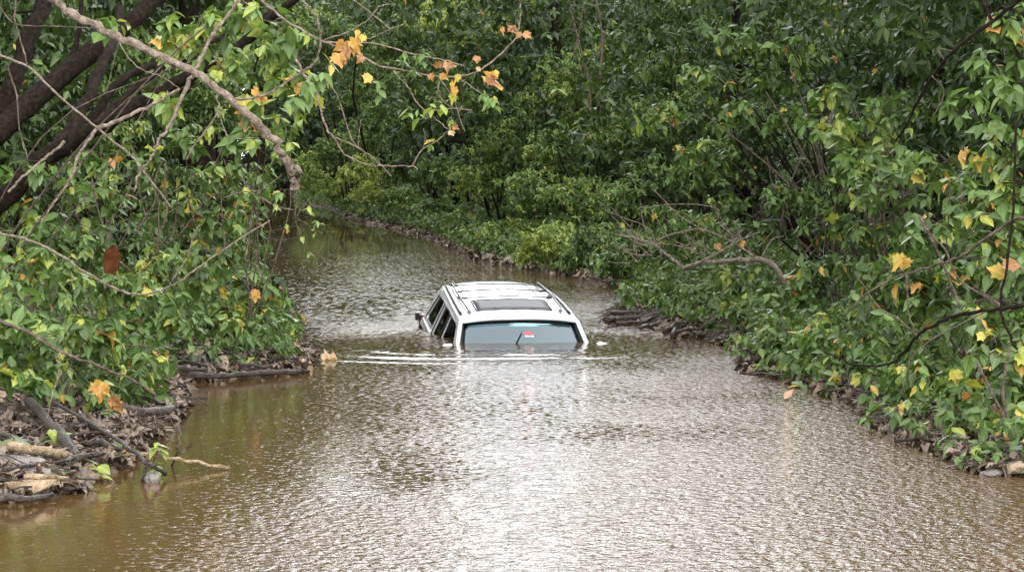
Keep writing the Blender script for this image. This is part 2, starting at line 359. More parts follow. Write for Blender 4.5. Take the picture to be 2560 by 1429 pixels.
# ------------------------------------------------------------------ shrubs and trees
def shrub(name, label, lobes, leaf=.152, tint=.42, dens=3.5, k=6, near=True, yellow=.05, base=None, cat='shrub', group=None,
          stems=4, stem_r=.013, bark='twig', twigs=.35, bare=0, shell=.45, tvar=.09, upper=.0):
    """lobes: (photo x, photo y, distance, half width px, half height px) of each leafy mass"""
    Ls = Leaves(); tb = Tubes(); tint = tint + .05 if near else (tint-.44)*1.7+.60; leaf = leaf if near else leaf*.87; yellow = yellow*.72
    C = []
    for (px, py, d, rx, ry) in lobes:
        c = W(px, py, d); a = rx*d/F; b_ = ry*d/F; C.append((c, a, b_))
    cm = sum((c for c,_,_ in C), Vector())/len(C)
    if base is None:
        bx = cm.x + (.5 if cm.x > np.interp(cm.y, rby, rbx)-3 else -.5); by = cm.y+.3
        low = min(C, key=lambda q: q[0].z)[0]; bx = .5*bx+.5*low.x
        bk = float(bank(bx, by))
        if bk < .3:
            bx = float(np.interp(by, rby, rbx))+.4 if abs(bx-np.interp(by, rby, rbx)) < abs(bx-np.interp(by, lby, lbx)) else float(np.interp(by, lby, lbx))-.4
    else: bx, by = base
    root_p = Vector((bx, by, float(hz(bx, by))-.05))
    root = empty(name, root_p)
    tag(root, label, cat, group)
    org = np.array(root_p)
    samples = []
    for si in range(stems if base else max(stems, len(C))):
        c, a, b_ = C[si % len(C)]
        st = root_p + Vector((rng.normal(0, .12), rng.normal(0, .12), 0))
        tip = c + Vector((rng.normal(0, a*.3), rng.normal(0, a*.3), b_*rng.uniform(.1, .7)))
        ln = (tip-st).length; mid = st.lerp(tip, rng.uniform(.4,.6)) + Vector((rng.normal(0,.08*ln), rng.normal(0,.08*ln), abs(tip.z-st.z)*.12+.05+rng.normal(0,.05*ln)))
        P = tb.add([st-root_p, mid-root_p, tip-root_p], stem_r*rng.uniform(.8, 1.3), stem_r*.25, sides=5, n=5, wob=.012*stem_r/.018)
        samples += [p+root_p for p in P[2:]]
    S = np.array([tuple(p) for p in samples])
    for (c, a, b_) in C:
        dr = (a+b_)/2*1.05
        area = PI*a*b_; la = leaf*leaf*.36
        m_ = max(3, int((1.7 if near else 2.0)*dens*area/la/k))
        u = nrm(rng.normal(0, 1, (m_,3)))
        if upper: u[:,2] = np.where(rng.random(m_) < upper, np.abs(u[:,2]), u[:,2])
        bump = 1+.22*np.sin(u[:,0]*5+c.x*3)*np.sin(u[:,2]*6+c.z*5)+.15*np.sin(u[:,1]*9+c.y)+.12*rng.normal(0,1,m_)
        rad = (shell+(1-shell)*rng.random(m_)**.5)*bump
        # leaves sit on the upper outside of smaller rounded clumps, so the clumps keep dark undersides
        ns = 9 if near else 26
        su = nrm(rng.normal(0, 1, (ns,3))); sr = rng.uniform(.25, .80, ns)[:,None]
        sc_c = np.array(c)+su*sr*np.array([a, dr, b_]); ss = rng.uniform(.26, .50, ns)*(1.1 if near else .78)
        pick = rng.integers(0, ns, m_); clump = rng.random(m_) < (.68 if near else .93)
        uc = u.copy(); uc[:,2] = np.where(rng.random(m_) < .82, np.abs(uc[:,2]), uc[:,2])
        rc = (.80+.28*rng.random(m_))*(1+.15*np.sin(uc[:,0]*7+pick)+.12*rng.normal(0,1,m_))
        Tc = sc_c[pick]+uc*(rc*ss[pick])[:,None]*np.array([a, dr, b_])
        T = np.array(c)+u*rad[:,None]*np.array([a, dr, b_])
        T = np.where(clump[:,None], Tc, T); u = np.where(clump[:,None], uc, u)
        A = u*np.array([1,1,.7])*.75+rng.normal(0,.2,(m_,3)); A[:,2] += .45
        bump = sc_c[pick][:,2]
        ok = (T[:,2] > np.maximum(hz(T[:,0], T[:,1]), 0)+.04) ; T, A, u_ = T[ok], A[ok], u[ok]
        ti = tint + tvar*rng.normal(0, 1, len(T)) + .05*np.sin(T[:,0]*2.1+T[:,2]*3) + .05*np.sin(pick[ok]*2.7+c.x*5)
        Ls.sprays(T-org, A, leaf*rng.uniform(.75, 1.2, len(T)), ti, k=k, kind='near' if near else 'far', yellow=yellow)
        nt_ = int(len(T)*twigs)
        for i in rng.permutation(len(T))[:nt_]:
            t = Vector(T[i]); j = int(np.argmin(((S-T[i])**2).sum(1)+rng.random(len(S))*.05)); s0 = Vector(S[j])
            mid = s0.lerp(t, .55)+Vector((rng.normal(0,.05), rng.normal(0,.05), rng.uniform(-.02,.08)))*min(1, (t-s0).length*2)
            tb.add([s0-root_p, mid-root_p, t-root_p], stem_r*.3, stem_r*.12, sides=3, n=3, cap=False)
        for q in range(int(bare*area)):
            uu = nrm(rng.normal(0,1,3)); p0 = Vector(np.array(c)+uu*rng.uniform(.1,.7)*np.array([a,dr,b_]))
            dd = Vector(nrm(rng.normal(0,1,3)*np.array([1,.6,.7])))*rng.uniform(.2,.7)
            if min(p0.z, (p0+dd).z) < .03: continue
            p1 = p0+dd*.5+Vector(rng.normal(0,.06,3))
            tb.add([p0-root_p, p1-root_p, p0+dd-root_p], .006, .0025, sides=4, n=4, wob=.006)
    tb.build('stems', M[bark], root)
    Ls.build('foliage', root)
    return root
# ---- near right bank
shrub('broadleaf_bush', 'big-leaved green bush leaning over the litter at the lowest right corner of the bank',
      [(2520,1010,19,110,110),(2400,960,20,110,80),(2560,880,19,150,110),(2330,930,21,110,60),(2440,1060,19,90,40),(2290,985,21.5,80,40)], leaf=.146, tint=.44, dens=2.6, bare=8, yellow=.06)
shrub('broadleaf_bush', 'rounded green bush dipping to the water above the pale floating leaf',
      [(2090,890,25,150,75),(1990,850,26,120,80),(2200,850,25,140,90),(1935,905,26.5,60,45),(2030,940,25,90,35),(2130,960,24,80,35),(1900,880,28,50,40)], leaf=.146, tint=.42, dens=3.4, bare=10)
shrub('broadleaf_bush', 'wide low bush of glossy leaves behind the stick pile beside the car',
      [(1900,790,31,120,60),(2010,750,30,140,80),(1780,740,34,100,40),(1700,700,37,90,40),(1860,700,33,110,50)], leaf=.146, tint=.43, dens=3.2, bare=8)
shrub('broadleaf_bush', 'dense glossy bush with several yellow leaves under the long arching bare branch',
      [(2330,740,22.5,150,100),(2470,700,21.5,140,110),(2230,700,24,130,80),(2500,800,21,120,90)], leaf=.146, tint=.44, dens=3.4, bare=8, yellow=.08)
shrub('arching_shrub', 'tall thin-stemmed shrub fanning up and out over the wood edge, bare inside',
      [(1840,105,36,95,50),(1960,140,36,110,55),(1760,175,37,70,38),(1650,290,38,90,40),(1840,270,36,90,42),(1760,380,36,90,40),(1950,300,36,90,50),(2060,150,36,60,40),(1900,200,36,110,40)],
      leaf=.165, tint=.47, dens=1.7, base=(4.55, 36.5), stems=16, stem_r=.02, bark='bark_dark', twigs=.5, yellow=.05)
shrub('leafy_shrub', 'bright green shrub in front of the dark wood, yellow-green tip leaves',
      [(2090,235,30,80,45),(2150,330,29,110,60),(2210,260,29,90,50),(2060,310,30,60,40),(2240,390,28,110,60)], leaf=.165, tint=.56, dens=2.2, twigs=.5, tvar=.07)
shrub('leafy_shrub', 'green shrub between the thin fan of stems and the long slanting dark branch',
      [(2140,450,28,100,60),(2250,480,27,110,70),(2130,390,29,60,40),(2330,420,26,90,60)], leaf=.152, tint=.44, dens=2.4, twigs=.5)
shrub('overhanging_tree', 'leafy tree crown at the top right corner with drooping yellow leaves',
      [(2540,60,21,110,80),(2480,170,21,120,70),(2550,250,20,90,80),(2420,260,22,70,50),(2500,370,21,120,90),(2560,470,20.5,90,80)],
      leaf=.152, tint=.47, dens=1.9, cat='tree', base=(5.2, 22.5), stems=6, stem_r=.03, bark='bark_dark', twigs=.5, yellow=.10)
shrub('leafy_shrub', 'green shrub with mixed yellow leaves below the top right tree crown',
      [(2400,490,23,110,70),(2480,580,22,120,80),(2320,580,24,100,60)], leaf=.146, tint=.45, dens=2.8, twigs=.5, yellow=.06, bare=6)
shrub('leafy_shrub', 'shaded green shrub at the foot of the thin fan of stems',
      [(2180,590,28,110,60),(2060,560,31,70,50),(2180,670,27,120,50),(2050,660,30,90,45)], leaf=.146, tint=.40, dens=2.4, bare=10)
shrub('leafy_shrub', 'green shrub behind the pale bare branch, above the stick pile',
      [(1880,590,34,110,55),(1800,520,36,90,45),(1940,490,35,90,55),(1740,560,38,70,40)], leaf=.146, tint=.42, dens=2.2, bare=10)
shrub('broadleaf_bush', 'small bush with orange and yellow leaves along the waterline left of the post stick',
      [(2270,980,22,80,30),(2130,960,24,90,25)], leaf=.14, tint=.45, dens=2.0, bare=12, yellow=.16)
shrub('low_bank_shrub', 'low strip of leaves hugging the shaded water just behind the stick pile',
      [(1560,720,44,60,28),(1650,735,41,60,28),(1720,765,36,60,26)], leaf=.15, tint=.42, dens=3, near=False, cat='shrub')
shrub('low_bank_shrub', 'low leafy shrub at the water between the stick pile and the rounded bush',
      [(1850,855,29.5,60,30),(1900,890,28,60,28),(1800,820,31,50,22)], leaf=.14, tint=.44, dens=2.6, cat='shrub')
shrub('low_bank_shrub', 'low leafy shrub over the litter between the rounded bush and the post stick',
      [(2120,975,24,70,26),(2200,1000,22.5,60,26)], leaf=.14, tint=.44, dens=2.0, cat='shrub')
shrub('low_bank_shrub', 'low shrub spreading over the litter at the right edge above the corner rocks',
      [(2420,1080,19.5,80,34),(2520,1110,18.6,70,34),(2340,1040,20.8,60,28)], leaf=.14, tint=.44, dens=2.2, cat='shrub')
# ---- middle right bank
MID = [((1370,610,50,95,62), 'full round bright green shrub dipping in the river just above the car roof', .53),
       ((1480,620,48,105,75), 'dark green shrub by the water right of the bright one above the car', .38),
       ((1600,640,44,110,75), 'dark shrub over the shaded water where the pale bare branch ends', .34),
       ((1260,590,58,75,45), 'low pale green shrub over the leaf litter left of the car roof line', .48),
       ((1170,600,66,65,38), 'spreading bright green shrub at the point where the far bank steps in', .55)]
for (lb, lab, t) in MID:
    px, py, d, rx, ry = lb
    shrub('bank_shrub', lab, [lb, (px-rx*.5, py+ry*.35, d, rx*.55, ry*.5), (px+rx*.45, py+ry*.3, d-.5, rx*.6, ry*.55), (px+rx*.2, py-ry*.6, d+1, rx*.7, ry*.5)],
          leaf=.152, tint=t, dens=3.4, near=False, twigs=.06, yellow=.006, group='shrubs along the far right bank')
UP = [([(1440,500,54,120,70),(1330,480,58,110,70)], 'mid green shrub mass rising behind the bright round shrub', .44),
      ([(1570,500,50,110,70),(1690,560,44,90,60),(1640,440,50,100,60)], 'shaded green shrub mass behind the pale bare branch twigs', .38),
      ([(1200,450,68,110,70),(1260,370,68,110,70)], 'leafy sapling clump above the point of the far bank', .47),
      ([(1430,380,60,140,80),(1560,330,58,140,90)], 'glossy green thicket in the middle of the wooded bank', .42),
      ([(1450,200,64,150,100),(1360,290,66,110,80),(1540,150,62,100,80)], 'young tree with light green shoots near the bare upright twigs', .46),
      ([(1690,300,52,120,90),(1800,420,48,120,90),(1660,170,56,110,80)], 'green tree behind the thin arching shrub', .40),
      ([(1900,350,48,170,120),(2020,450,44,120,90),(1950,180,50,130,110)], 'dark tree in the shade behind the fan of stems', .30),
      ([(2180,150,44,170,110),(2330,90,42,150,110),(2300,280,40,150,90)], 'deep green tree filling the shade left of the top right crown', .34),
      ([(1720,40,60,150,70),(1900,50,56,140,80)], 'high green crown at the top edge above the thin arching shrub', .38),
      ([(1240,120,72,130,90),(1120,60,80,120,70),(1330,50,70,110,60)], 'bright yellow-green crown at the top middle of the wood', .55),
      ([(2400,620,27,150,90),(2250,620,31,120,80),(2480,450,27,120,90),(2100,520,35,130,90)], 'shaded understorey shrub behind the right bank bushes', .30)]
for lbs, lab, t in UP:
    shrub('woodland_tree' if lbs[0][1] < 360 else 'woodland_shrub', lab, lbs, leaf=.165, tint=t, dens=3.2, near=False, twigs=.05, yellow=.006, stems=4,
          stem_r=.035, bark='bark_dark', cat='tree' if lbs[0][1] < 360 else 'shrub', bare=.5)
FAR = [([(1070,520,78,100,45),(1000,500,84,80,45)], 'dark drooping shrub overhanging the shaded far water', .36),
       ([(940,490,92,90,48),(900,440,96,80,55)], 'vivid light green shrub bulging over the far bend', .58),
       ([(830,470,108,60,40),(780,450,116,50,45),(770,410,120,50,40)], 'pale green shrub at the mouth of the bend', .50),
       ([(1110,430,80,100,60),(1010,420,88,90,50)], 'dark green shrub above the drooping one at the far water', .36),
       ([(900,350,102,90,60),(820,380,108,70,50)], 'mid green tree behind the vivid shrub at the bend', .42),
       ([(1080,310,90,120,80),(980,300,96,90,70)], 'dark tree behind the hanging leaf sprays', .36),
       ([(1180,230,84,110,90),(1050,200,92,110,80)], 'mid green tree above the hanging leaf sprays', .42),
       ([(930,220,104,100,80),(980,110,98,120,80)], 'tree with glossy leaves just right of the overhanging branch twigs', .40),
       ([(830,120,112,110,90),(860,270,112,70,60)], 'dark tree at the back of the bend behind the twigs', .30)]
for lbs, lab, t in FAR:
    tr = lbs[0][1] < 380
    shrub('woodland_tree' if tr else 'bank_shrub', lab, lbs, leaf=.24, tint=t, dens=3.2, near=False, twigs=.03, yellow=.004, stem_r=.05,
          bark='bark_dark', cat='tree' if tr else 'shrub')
# ---- near left bank
shrub('broadleaf_bush', 'big-leaved bush spilling over the litter in the lower left corner, orange maple leaf below',
      [(90,860,20,140,80),(230,870,21,130,80),(60,950,19,90,40),(330,900,22,90,60),(20,760,20,110,90)], leaf=.146, tint=.45, dens=3.0, bare=6)
shrub('broadleaf_bush', 'low sprawling bush reaching toward the water above the half-sunk sticks',
      [(240,970,20.5,110,40),(350,960,22,70,40),(400,1000,22,40,22)], leaf=.165, tint=.45, dens=2.2, bare=8, yellow=.1)
shrub('broadleaf_bush', 'wide green bush in the middle of the left bank around the rusty sheet',
      [(300,740,24,150,70),(130,690,22,150,80),(430,690,27,130,70),(200,620,25,150,60),(400,800,25,120,50)], leaf=.146, tint=.44, dens=2.9, bare=8, yellow=.06)
shrub('broadleaf_bush', 'bush with orange and yellow leaves at the tip of the left bank, opposite the car',
      [(600,720,28,100,65),(670,790,28,60,50),(560,790,27,100,50),(690,720,29,35,30),(520,640,29,110,60)], leaf=.152, tint=.46, dens=2.5, bare=10, yellow=.13)
shrub('leafy_shrub', 'green shrub leaning out over the upstream water on the left',
      [(560,560,31,110,60),(640,600,32,60,60),(460,530,30,120,60),(620,510,33,70,50)], leaf=.158, tint=.44, dens=2.4, bare=12)
shrub('leafy_shrub', 'green shrub under the big slanting trunks on the left',
      [(230,500,27,140,60),(100,580,25,120,60),(330,440,29,120,60),(30,480,26,60,60),(230,400,25,90,40),(90,420,24,60,30)], leaf=.152, tint=.48, dens=2.3, bare=10)
shrub('overhanging_tree', 'yellow-green leafy crown hanging from the top left around the pale branch',
      [(470,70,24,90,50),(600,40,23,100,50),(700,90,23,90,60),(560,150,24,80,45),(690,200,23,90,50),(780,190,23,50,45),(640,270,24,80,45),(750,250,24,50,45),(430,110,25,60,40),(400,250,24,70,35),(270,60,26,50,30)],
      leaf=.17, tint=.60, dens=2.6, cat='tree', base=(-5.5, 25), stems=4, stem_r=.012, bark='twig', twigs=.35, yellow=.09)
shrub('leafy_shrub', 'loose green shrub in front of the dark gap at the bend',
      [(620,350,28,90,50),(700,310,28,60,50),(560,420,29,100,50),(460,350,29,90,50),(650,430,30,60,40)], leaf=.165, tint=.50, dens=1.9, bare=10, twigs=.5)
shrub('leafy_shrub', 'small hanging shrub with light leaves beside the knobbly branch end',
      [(640,470,27,60,30),(705,380,27,40,30)], leaf=.146, tint=.52, dens=1.8, bare=14, twigs=.6)
BL = [([(120,120,42,160,130),(30,300,40,120,110)], 'dark tree behind the leaning trunks at the far left', .30),
      ([(330,180,44,150,120),(260,320,42,130,90)], 'green tree showing between the leaning trunks', .42),
      ([(520,260,48,140,110),(560,120,50,150,110)], 'tree behind the pale overhanging branch', .40),
      ([(420,450,44,150,70),(560,480,46,90,60)], 'dark shrub behind the tangled twigs on the left bank', .34),
      ([(100,480,38,150,80),(300,590,36,150,70),(520,600,38,110,50)], 'shaded shrub low behind the left bank bushes', .30),
      ([(720,60,70,130,80),(660,200,72,90,90)], 'tree standing at the left of the dark bend', .40)]
for lbs, lab, t in BL:
    tr = lbs[0][1] < 360
    shrub('woodland_tree' if tr else 'woodland_shrub', lab, lbs, leaf=.19, tint=t, dens=3.0, near=False, twigs=.05, yellow=.01,
          stem_r=.04, bark='bark_dark', cat='tree' if tr else 'shrub', bare=.5)
# ---- the wood behind: tall trees with trunk and crown, all round the stream
def forest_tree(x, y, h, r, label, group, leaf, tint, dens=2.0, zmin=.02):
    az = math.degrees(math.atan2(x, y)); lim = 6.3 + 1.6*math.exp(-((az+2.4)/1.3)**2) + 20*max(0, (-az-3.5)/6) + 14*max(0, (az-8.5)/6)
    h = min(h, max(5.5, y*math.tan(math.radians(lim))))
    z0 = float(hz(x, y)); root = empty('forest_tree', (x, y, z0)); tag(root, label, 'tree', group)
    tb = Tubes(); lean = Vector((rng.normal(0,.5), rng.normal(0,.5), 0))
    tb.add([Vector((0,0,-.1)), Vector((0,0,h*.5))+lean*.4, Vector((0,0,h*.92))+lean], .13+.01*h, .03, sides=7, n=4, wob=.03)
    Ls = Leaves(); nl = int(h/1.4)
    for q in range(nl):
        zc = h*(zmin+(.98-zmin)*(q+.5)/nl); rr = r*(1.0-.45*abs(2*(q+.5)/nl-1)**2)
        a = rng.uniform(0, 2*PI); off = Vector((math.cos(a), math.sin(a), 0))*rr*.35
        c = off+lean*(zc/h)+Vector((0,0,zc)); hh_ = h/nl*1.15
        tb.add([Vector((0,0,zc*.75))+lean*(zc/h)*.7, c*.5+Vector((0,0,zc*.45)), c+off*1.2], .05, .012, sides=4, n=3)
        lf_ = leaf*(1+.9*min(1, max(0, zc-6)/5)); m_ = int(dens*PI*rr*hh_/(lf_*lf_*.36)/6)
        u = nrm(rng.normal(0,1,(m_,3))); rad = .5+.5*rng.random(m_)**.5+.15*rng.normal(0,1,m_)
        T = np.array(c)+u*rad[:,None]*np.array([rr, rr, hh_]); A = u*.7+rng.normal(0,.3,(m_,3)); A[:,2] += .45
        ok = T[:,2] > .1; T, A = T[ok], A[ok]
        Ls.sprays(T, A, lf_*rng.uniform(.7,1.2,len(T)), tint+.09*rng.normal(0,1,len(T)), k=6, kind='far', yellow=.004)
    tb.build('trunk', M['bark_dark'], root); Ls.build('crown', root)
y = 22.0
while y < 150:
    xr = float(np.interp(y, rby, rbx)); xl = float(np.interp(y, lby, lbx))
    for side in (1, -1):
        e = xr if side > 0 else xl
        for off in ((3.6, 7.5) if y < 100 else (4.0,)):
            X_ = e + side*(off+rng.uniform(-.4, .8)+ (2.0 if y < 60 else 0)); Y_ = y+rng.uniform(-1, 1)
            if side < 0 and y < 38 and off < 5: continue
            lf = .24 if y < 70 else .34
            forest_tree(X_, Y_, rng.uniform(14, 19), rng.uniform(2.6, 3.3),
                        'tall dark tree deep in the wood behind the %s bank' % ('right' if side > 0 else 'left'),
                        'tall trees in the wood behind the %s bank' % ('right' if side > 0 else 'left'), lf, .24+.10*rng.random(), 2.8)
    y += 5.5 if y < 70 else 8
for Y_, X_ in ((52, -6.4), (68, -8.0), (86, -9.2), (108, -10.6)):
    forest_tree(X_, Y_, 17, 3.0, 'tree leaning its high dark crown over the mouth of the bend from the left bank', 'trees over the mouth of the bend', .30, .26, 2.8, .30)
for i in range(26):
    X_ = -26+1.0*i+rng.uniform(-.4,.4); Y_ = 152+rng.uniform(0, 8)+ (34 if X_ < -14 else 0)
    if float(bank(X_, Y_)) < .3: continue
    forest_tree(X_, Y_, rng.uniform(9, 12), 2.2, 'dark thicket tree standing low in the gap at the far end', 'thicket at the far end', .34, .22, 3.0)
for X_, Y_ in ((-16.8,181),(-15.6,179),(-14.4,178),(-13.2,176),(-12,174)):
    forest_tree(X_, Y_, 15, 1.9, 'low bushy tree at the last bend of the stream', 'bushy trees at the last bend', .4, .2, 4.5, .0)
for i, X_ in enumerate(np.linspace(-27, -11, 9)):
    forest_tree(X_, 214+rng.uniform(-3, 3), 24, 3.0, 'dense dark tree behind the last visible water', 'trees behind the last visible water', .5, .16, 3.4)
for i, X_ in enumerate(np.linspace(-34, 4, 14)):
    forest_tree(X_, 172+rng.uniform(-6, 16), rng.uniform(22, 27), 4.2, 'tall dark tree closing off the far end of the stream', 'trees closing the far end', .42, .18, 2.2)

# ------------------------------------------------------------------ ground cover, litter, brushwood (uncountable)
def scatter_bank(n, ymin, ymax, smin, smax, side=0, decay=None):
    yy = np.exp(rng.uniform(np.log(ymin), np.log(ymax), n)); s = rng.uniform(smin, smax, n) if decay is None else smin+rng.exponential(decay, n)
    sd = rng.random(n) < .5 if side == 0 else np.full(n, side > 0)
    x = np.where(sd, np.interp(yy, rby, rbx)+s, np.interp(yy, lby, lbx)-s)
    ok = np.abs(x) < yy*.215+1; x, yy = x[ok], yy[ok]
    return x, yy, hz(x, yy)
Lu = Leaves()
x_, y_, z_ = scatter_bank(15000, 21, 150, .12, 0, decay=2.2)
T = np.stack([x_, y_, z_+rng.uniform(.05, .45, len(x_))], -1)
Lu.sprays(T, np.tile([0,0,1.], (len(T),1))+rng.normal(0,.4,(len(T),3)), np.minimum(.12+.0014*y_, .22), .44+.08*rng.normal(0,1,len(T)), k=5, kind='far', yellow=.01)
yy_ = rng.uniform(17.2, 40, 900); ss_ = rng.uniform(-.10, .75, 900); xx_ = np.interp(yy_, rby, rbx)+ss_
kk_ = (fbm(xx_, yy_, 3.1, 77) > -.12) & ((yy_ < 28.5) | (yy_ > 36.5)); xx_, yy_ = xx_[kk_], yy_[kk_]
T = np.stack([xx_, yy_, np.maximum(hz(xx_, yy_), 0)+rng.uniform(.05, .34, len(xx_))], -1)
Lu.sprays(T, np.tile([-.45,-.35,.7], (len(T),1))+rng.normal(0,.3,(len(T),3)), rng.uniform(.09,.15,len(T)), .50+.08*rng.normal(0,1,len(T)), k=5, kind='near', yellow=.03)
tag(Lu.build('undergrowth'), 'low green undergrowth covering the banks under the shrubs', 'undergrowth', kind='stuff')
Lf = Leaves()
for (n, a, b_, smn, dec, Lm) in ((9000, 15.5, 36, -.04, .6, .14), (3500, 36, 100, 0, .6, .2)):
    x_, y_, z_ = scatter_bank(n, a, b_, smn, 0, decay=dec); n_ = len(x_)
    P = np.stack([x_, y_, np.maximum(z_, 0)+rng.uniform(.005, .06, n_)], -1)
    D = rng.normal(0, 1, (n_,3)); D[:,2] *= .3; Nn = rng.normal(0, .35, (n_,3)); Nn[:,2] += 1
    ti = np.where(rng.random(n_) < .55, rng.uniform(.92, 1.0, n_), rng.uniform(.80, .95, n_))
    kd = rng.random(n_) < .5
    Lf.add(P[kd], D[kd], Nn[kd], Lm*rng.uniform(.5, 1.1, kd.sum()), ti[kd], 'maple', curl=1.8)
    Lf.add(P[~kd], D[~kd], Nn[~kd], Lm*rng.uniform(.5, 1.1, (~kd).sum()), ti[~kd], 'near', curl=1.8)
M['dead_leaf'] = simple('dead_leaf', (.022,.014,.010), .5, noise=(.31,.235,.17), nscale=8)
lf = Lf.build('leaf_litter'); lf.data.materials.clear(); lf.data.materials.append(M['dead_leaf'])
tag(lf, 'fallen brown leaves matted along both banks', 'leaf litter', kind='stuff')
bw = Tubes()
x_, y_, z_ = scatter_bank(1500, 15.5, 45, -.06, 0, decay=.6)
for x0, y0, z0 in zip(x_, y_, z_):
    a = rng.uniform(0, PI); l = rng.uniform(.12, .6); d = Vector((math.cos(a), math.sin(a)*.6, rng.normal(.05, .12)))*l
    p0 = Vector((x0, y0, max(z0, 0)+.02+rng.uniform(0, .08)))
    bw.add([p0-d*.5, p0+Vector((0,0,.02)), p0+d*.5], rng.uniform(.002, .009), .002, sides=4, n=2, wob=.006)
tag(bw.build('brushwood', M['wet_wood']), 'small dead sticks and twigs washed up along both banks', 'brushwood', kind='stuff')

# ------------------------------------------------------------------ limbs, bare branches
def limb(name, label, cat, paths, m='bark_dark', group=None, leaves=None, knob=.06, lf=.14):
    """paths: list of (photo points, distance(s), width px start, width px end[, material])"""
    p0, d0 = paths[0][0][0], paths[0][1]
    d0 = d0[0] if isinstance(d0, (tuple, list)) else d0
    root_p = W(*p0, d0); root = empty(name, root_p); tag(root, label, cat, group)
    T_ = Tubes(); first = True; tw = Tubes()
    for i, (pts, d, w0, w1) in enumerate(paths):
        ds = np.linspace(d[0], d[1], len(pts)) if isinstance(d, (tuple, list)) else [d]*len(pts)
        P = [W(x, y_, q)-root_p for (x, y_), q in zip(pts, ds)]
        dm = float(np.mean(ds)); big = w0 > 9
        tgt = T_ if (i == 0 or big) else tw
        tgt.add(P, w0*dm/F/2, w1*dm/F/2, sides=10 if big else 6, n=6, wob=.0035*min(3, w0/8), knob=knob if w0 > 7 else .03)
    T_.build('limb', M[m], root)
    tw.build('twigs', M[m] if m != 'bark_dark' else M['twig'], root)
    if leaves:
        Ls = Leaves()
        for (x, y_, d, kk, t, kd, sz) in leaves:
            p = np.array(W(x, y_, d)-root_p)[None]
            if kd == 'spray':
                Ls.sprays(p, np.array([[rng.normal(0,.3), -.5, .8]]), sz, t, k=kk, kind='near', yellow=0.12, jit=.03, droop=(.3, 1.2))
            else:
                for q in range(kk):
                    Ls.add(p+rng.normal(0,.03,(1,3)), np.array([[rng.normal(0,.7), -.35, -.7]]), np.array([[rng.normal(0,.9), -1, rng.uniform(-.2,1)]]), sz*rng.uniform(.42,.72), t+rng.normal(0,.035), 'maple', curl=1.9)
        Ls.build('leaves', root)
    return root
limb('leaning_trunk', 'thickest dark trunk slanting from the left edge up to the right', 'tree',
     [([(-60,360),(0,322),(134,205),(285,90),(386,0),(450,-70)], (29,31), 60, 40),
      ([(134,205),(190,110),(205,0),(215,-60)], 30, 16, 10)], knob=.05)
limb('leaning_trunk', 'long dark trunk rising from the lower left and thinning to the top middle', 'tree',
     [([(-60,560),(17,490),(118,392),(235,322),(380,245),(470,193),(590,120),(672,52),(740,-5),(800,-60)], (26,24), 60, 12),
      ([(235,322),(330,225),(437,151),(520,110),(605,67),(700,20)], (26,27), 24, 10)], knob=.05)
limb('leaning_trunk', 'short dark trunk crossing steeply between the two leaning trunks', 'tree',
     [([(110,420),(144,370),(218,252),(262,150),(285,95),(300,20)], (27,30), 40, 22)], knob=.05)
limb('leaning_trunk', 'upright dark trunk at the top left corner', 'tree',
     [([(-30,330),(34,200),(84,70),(110,0),(120,-60)], (33,34), 44, 40)], knob=.05)
limb('leaning_trunk', 'slender dark limb below the pale branch, parallel to the long trunk', 'tree',
     [([(160,372),(200,336),(302,201),(380,165),(480,110),(600,30),(650,-30)], (28,30), 26, 9)], knob=.05)
limb('pale_branch', 'thick pale dead branch hanging from the top left to a knobbly broken end', 'branch',
     [([(100,-40),(134,0),(200,42),(292,91),(390,140),(487,180),(571,245),(640,305),(692,362),(715,410),(732,440),(738,472)], (17.5,18), 20, 19),
      ([(605,-10),(570,38),(534,84),(510,130),(487,176)], 18, 8, 11),
      ([(482,190),(474,205),(437,286),(415,330),(396,353),(375,400),(349,430),(335,480)], 18, 11, 5),
      ([(571,245),(600,248),(670,235),(740,189),(780,165),(796,140),(801,88),(789,42),(747,-10)], (18,17.5), 8, 5),
      ([(292,95),(318,140),(350,172),(400,190),(450,222)], 18, 4, 2),
      ([(540,240),(546,275),(520,320),(480,372),(466,400)], 18, 6, 3),
      ([(546,275),(560,320),(580,345),(650,345)], 18, 4, 2),
      ([(700,395),(745,425),(742,455),(728,470)], 18, 15, 9)],
     m='bark_pale', knob=.12, leaves=[(552,195,17.8,3,.74,'maple',.15), (655,240,18,3,.86,'maple',.12), (735,215,18,2,.88,'maple',.12)])
limb('bare_branch', 'thin pale branch crossing the leaning trunks from the left edge', 'branch',
     [([(-10,136),(70,168),(161,252),(242,319),(322,386),(386,464),(430,520)], 20, 7, 4),
      ([(242,322),(198,386),(180,440),(154,480),(120,530),(100,560)], 20, 9, 4),
      ([(161,353),(130,382),(100,406),(50,450),(20,480)], 20, 8, 7),
      ([(240,320),(300,300),(380,262),(450,222)], 20, 12, 7)], m='bark_pale')
limb('bare_branch', 'thin grey twig hanging straight down near the left edge', 'branch',
     [([(40,-10),(38,55),(60,130),(68,165)], 19, 5, 4), ([(0,20),(40,60),(130,66),(230,70)], 19, 4, 2), ([(20,170),(42,240),(48,320),(70,400)], 19, 5, 3)], m='twig')
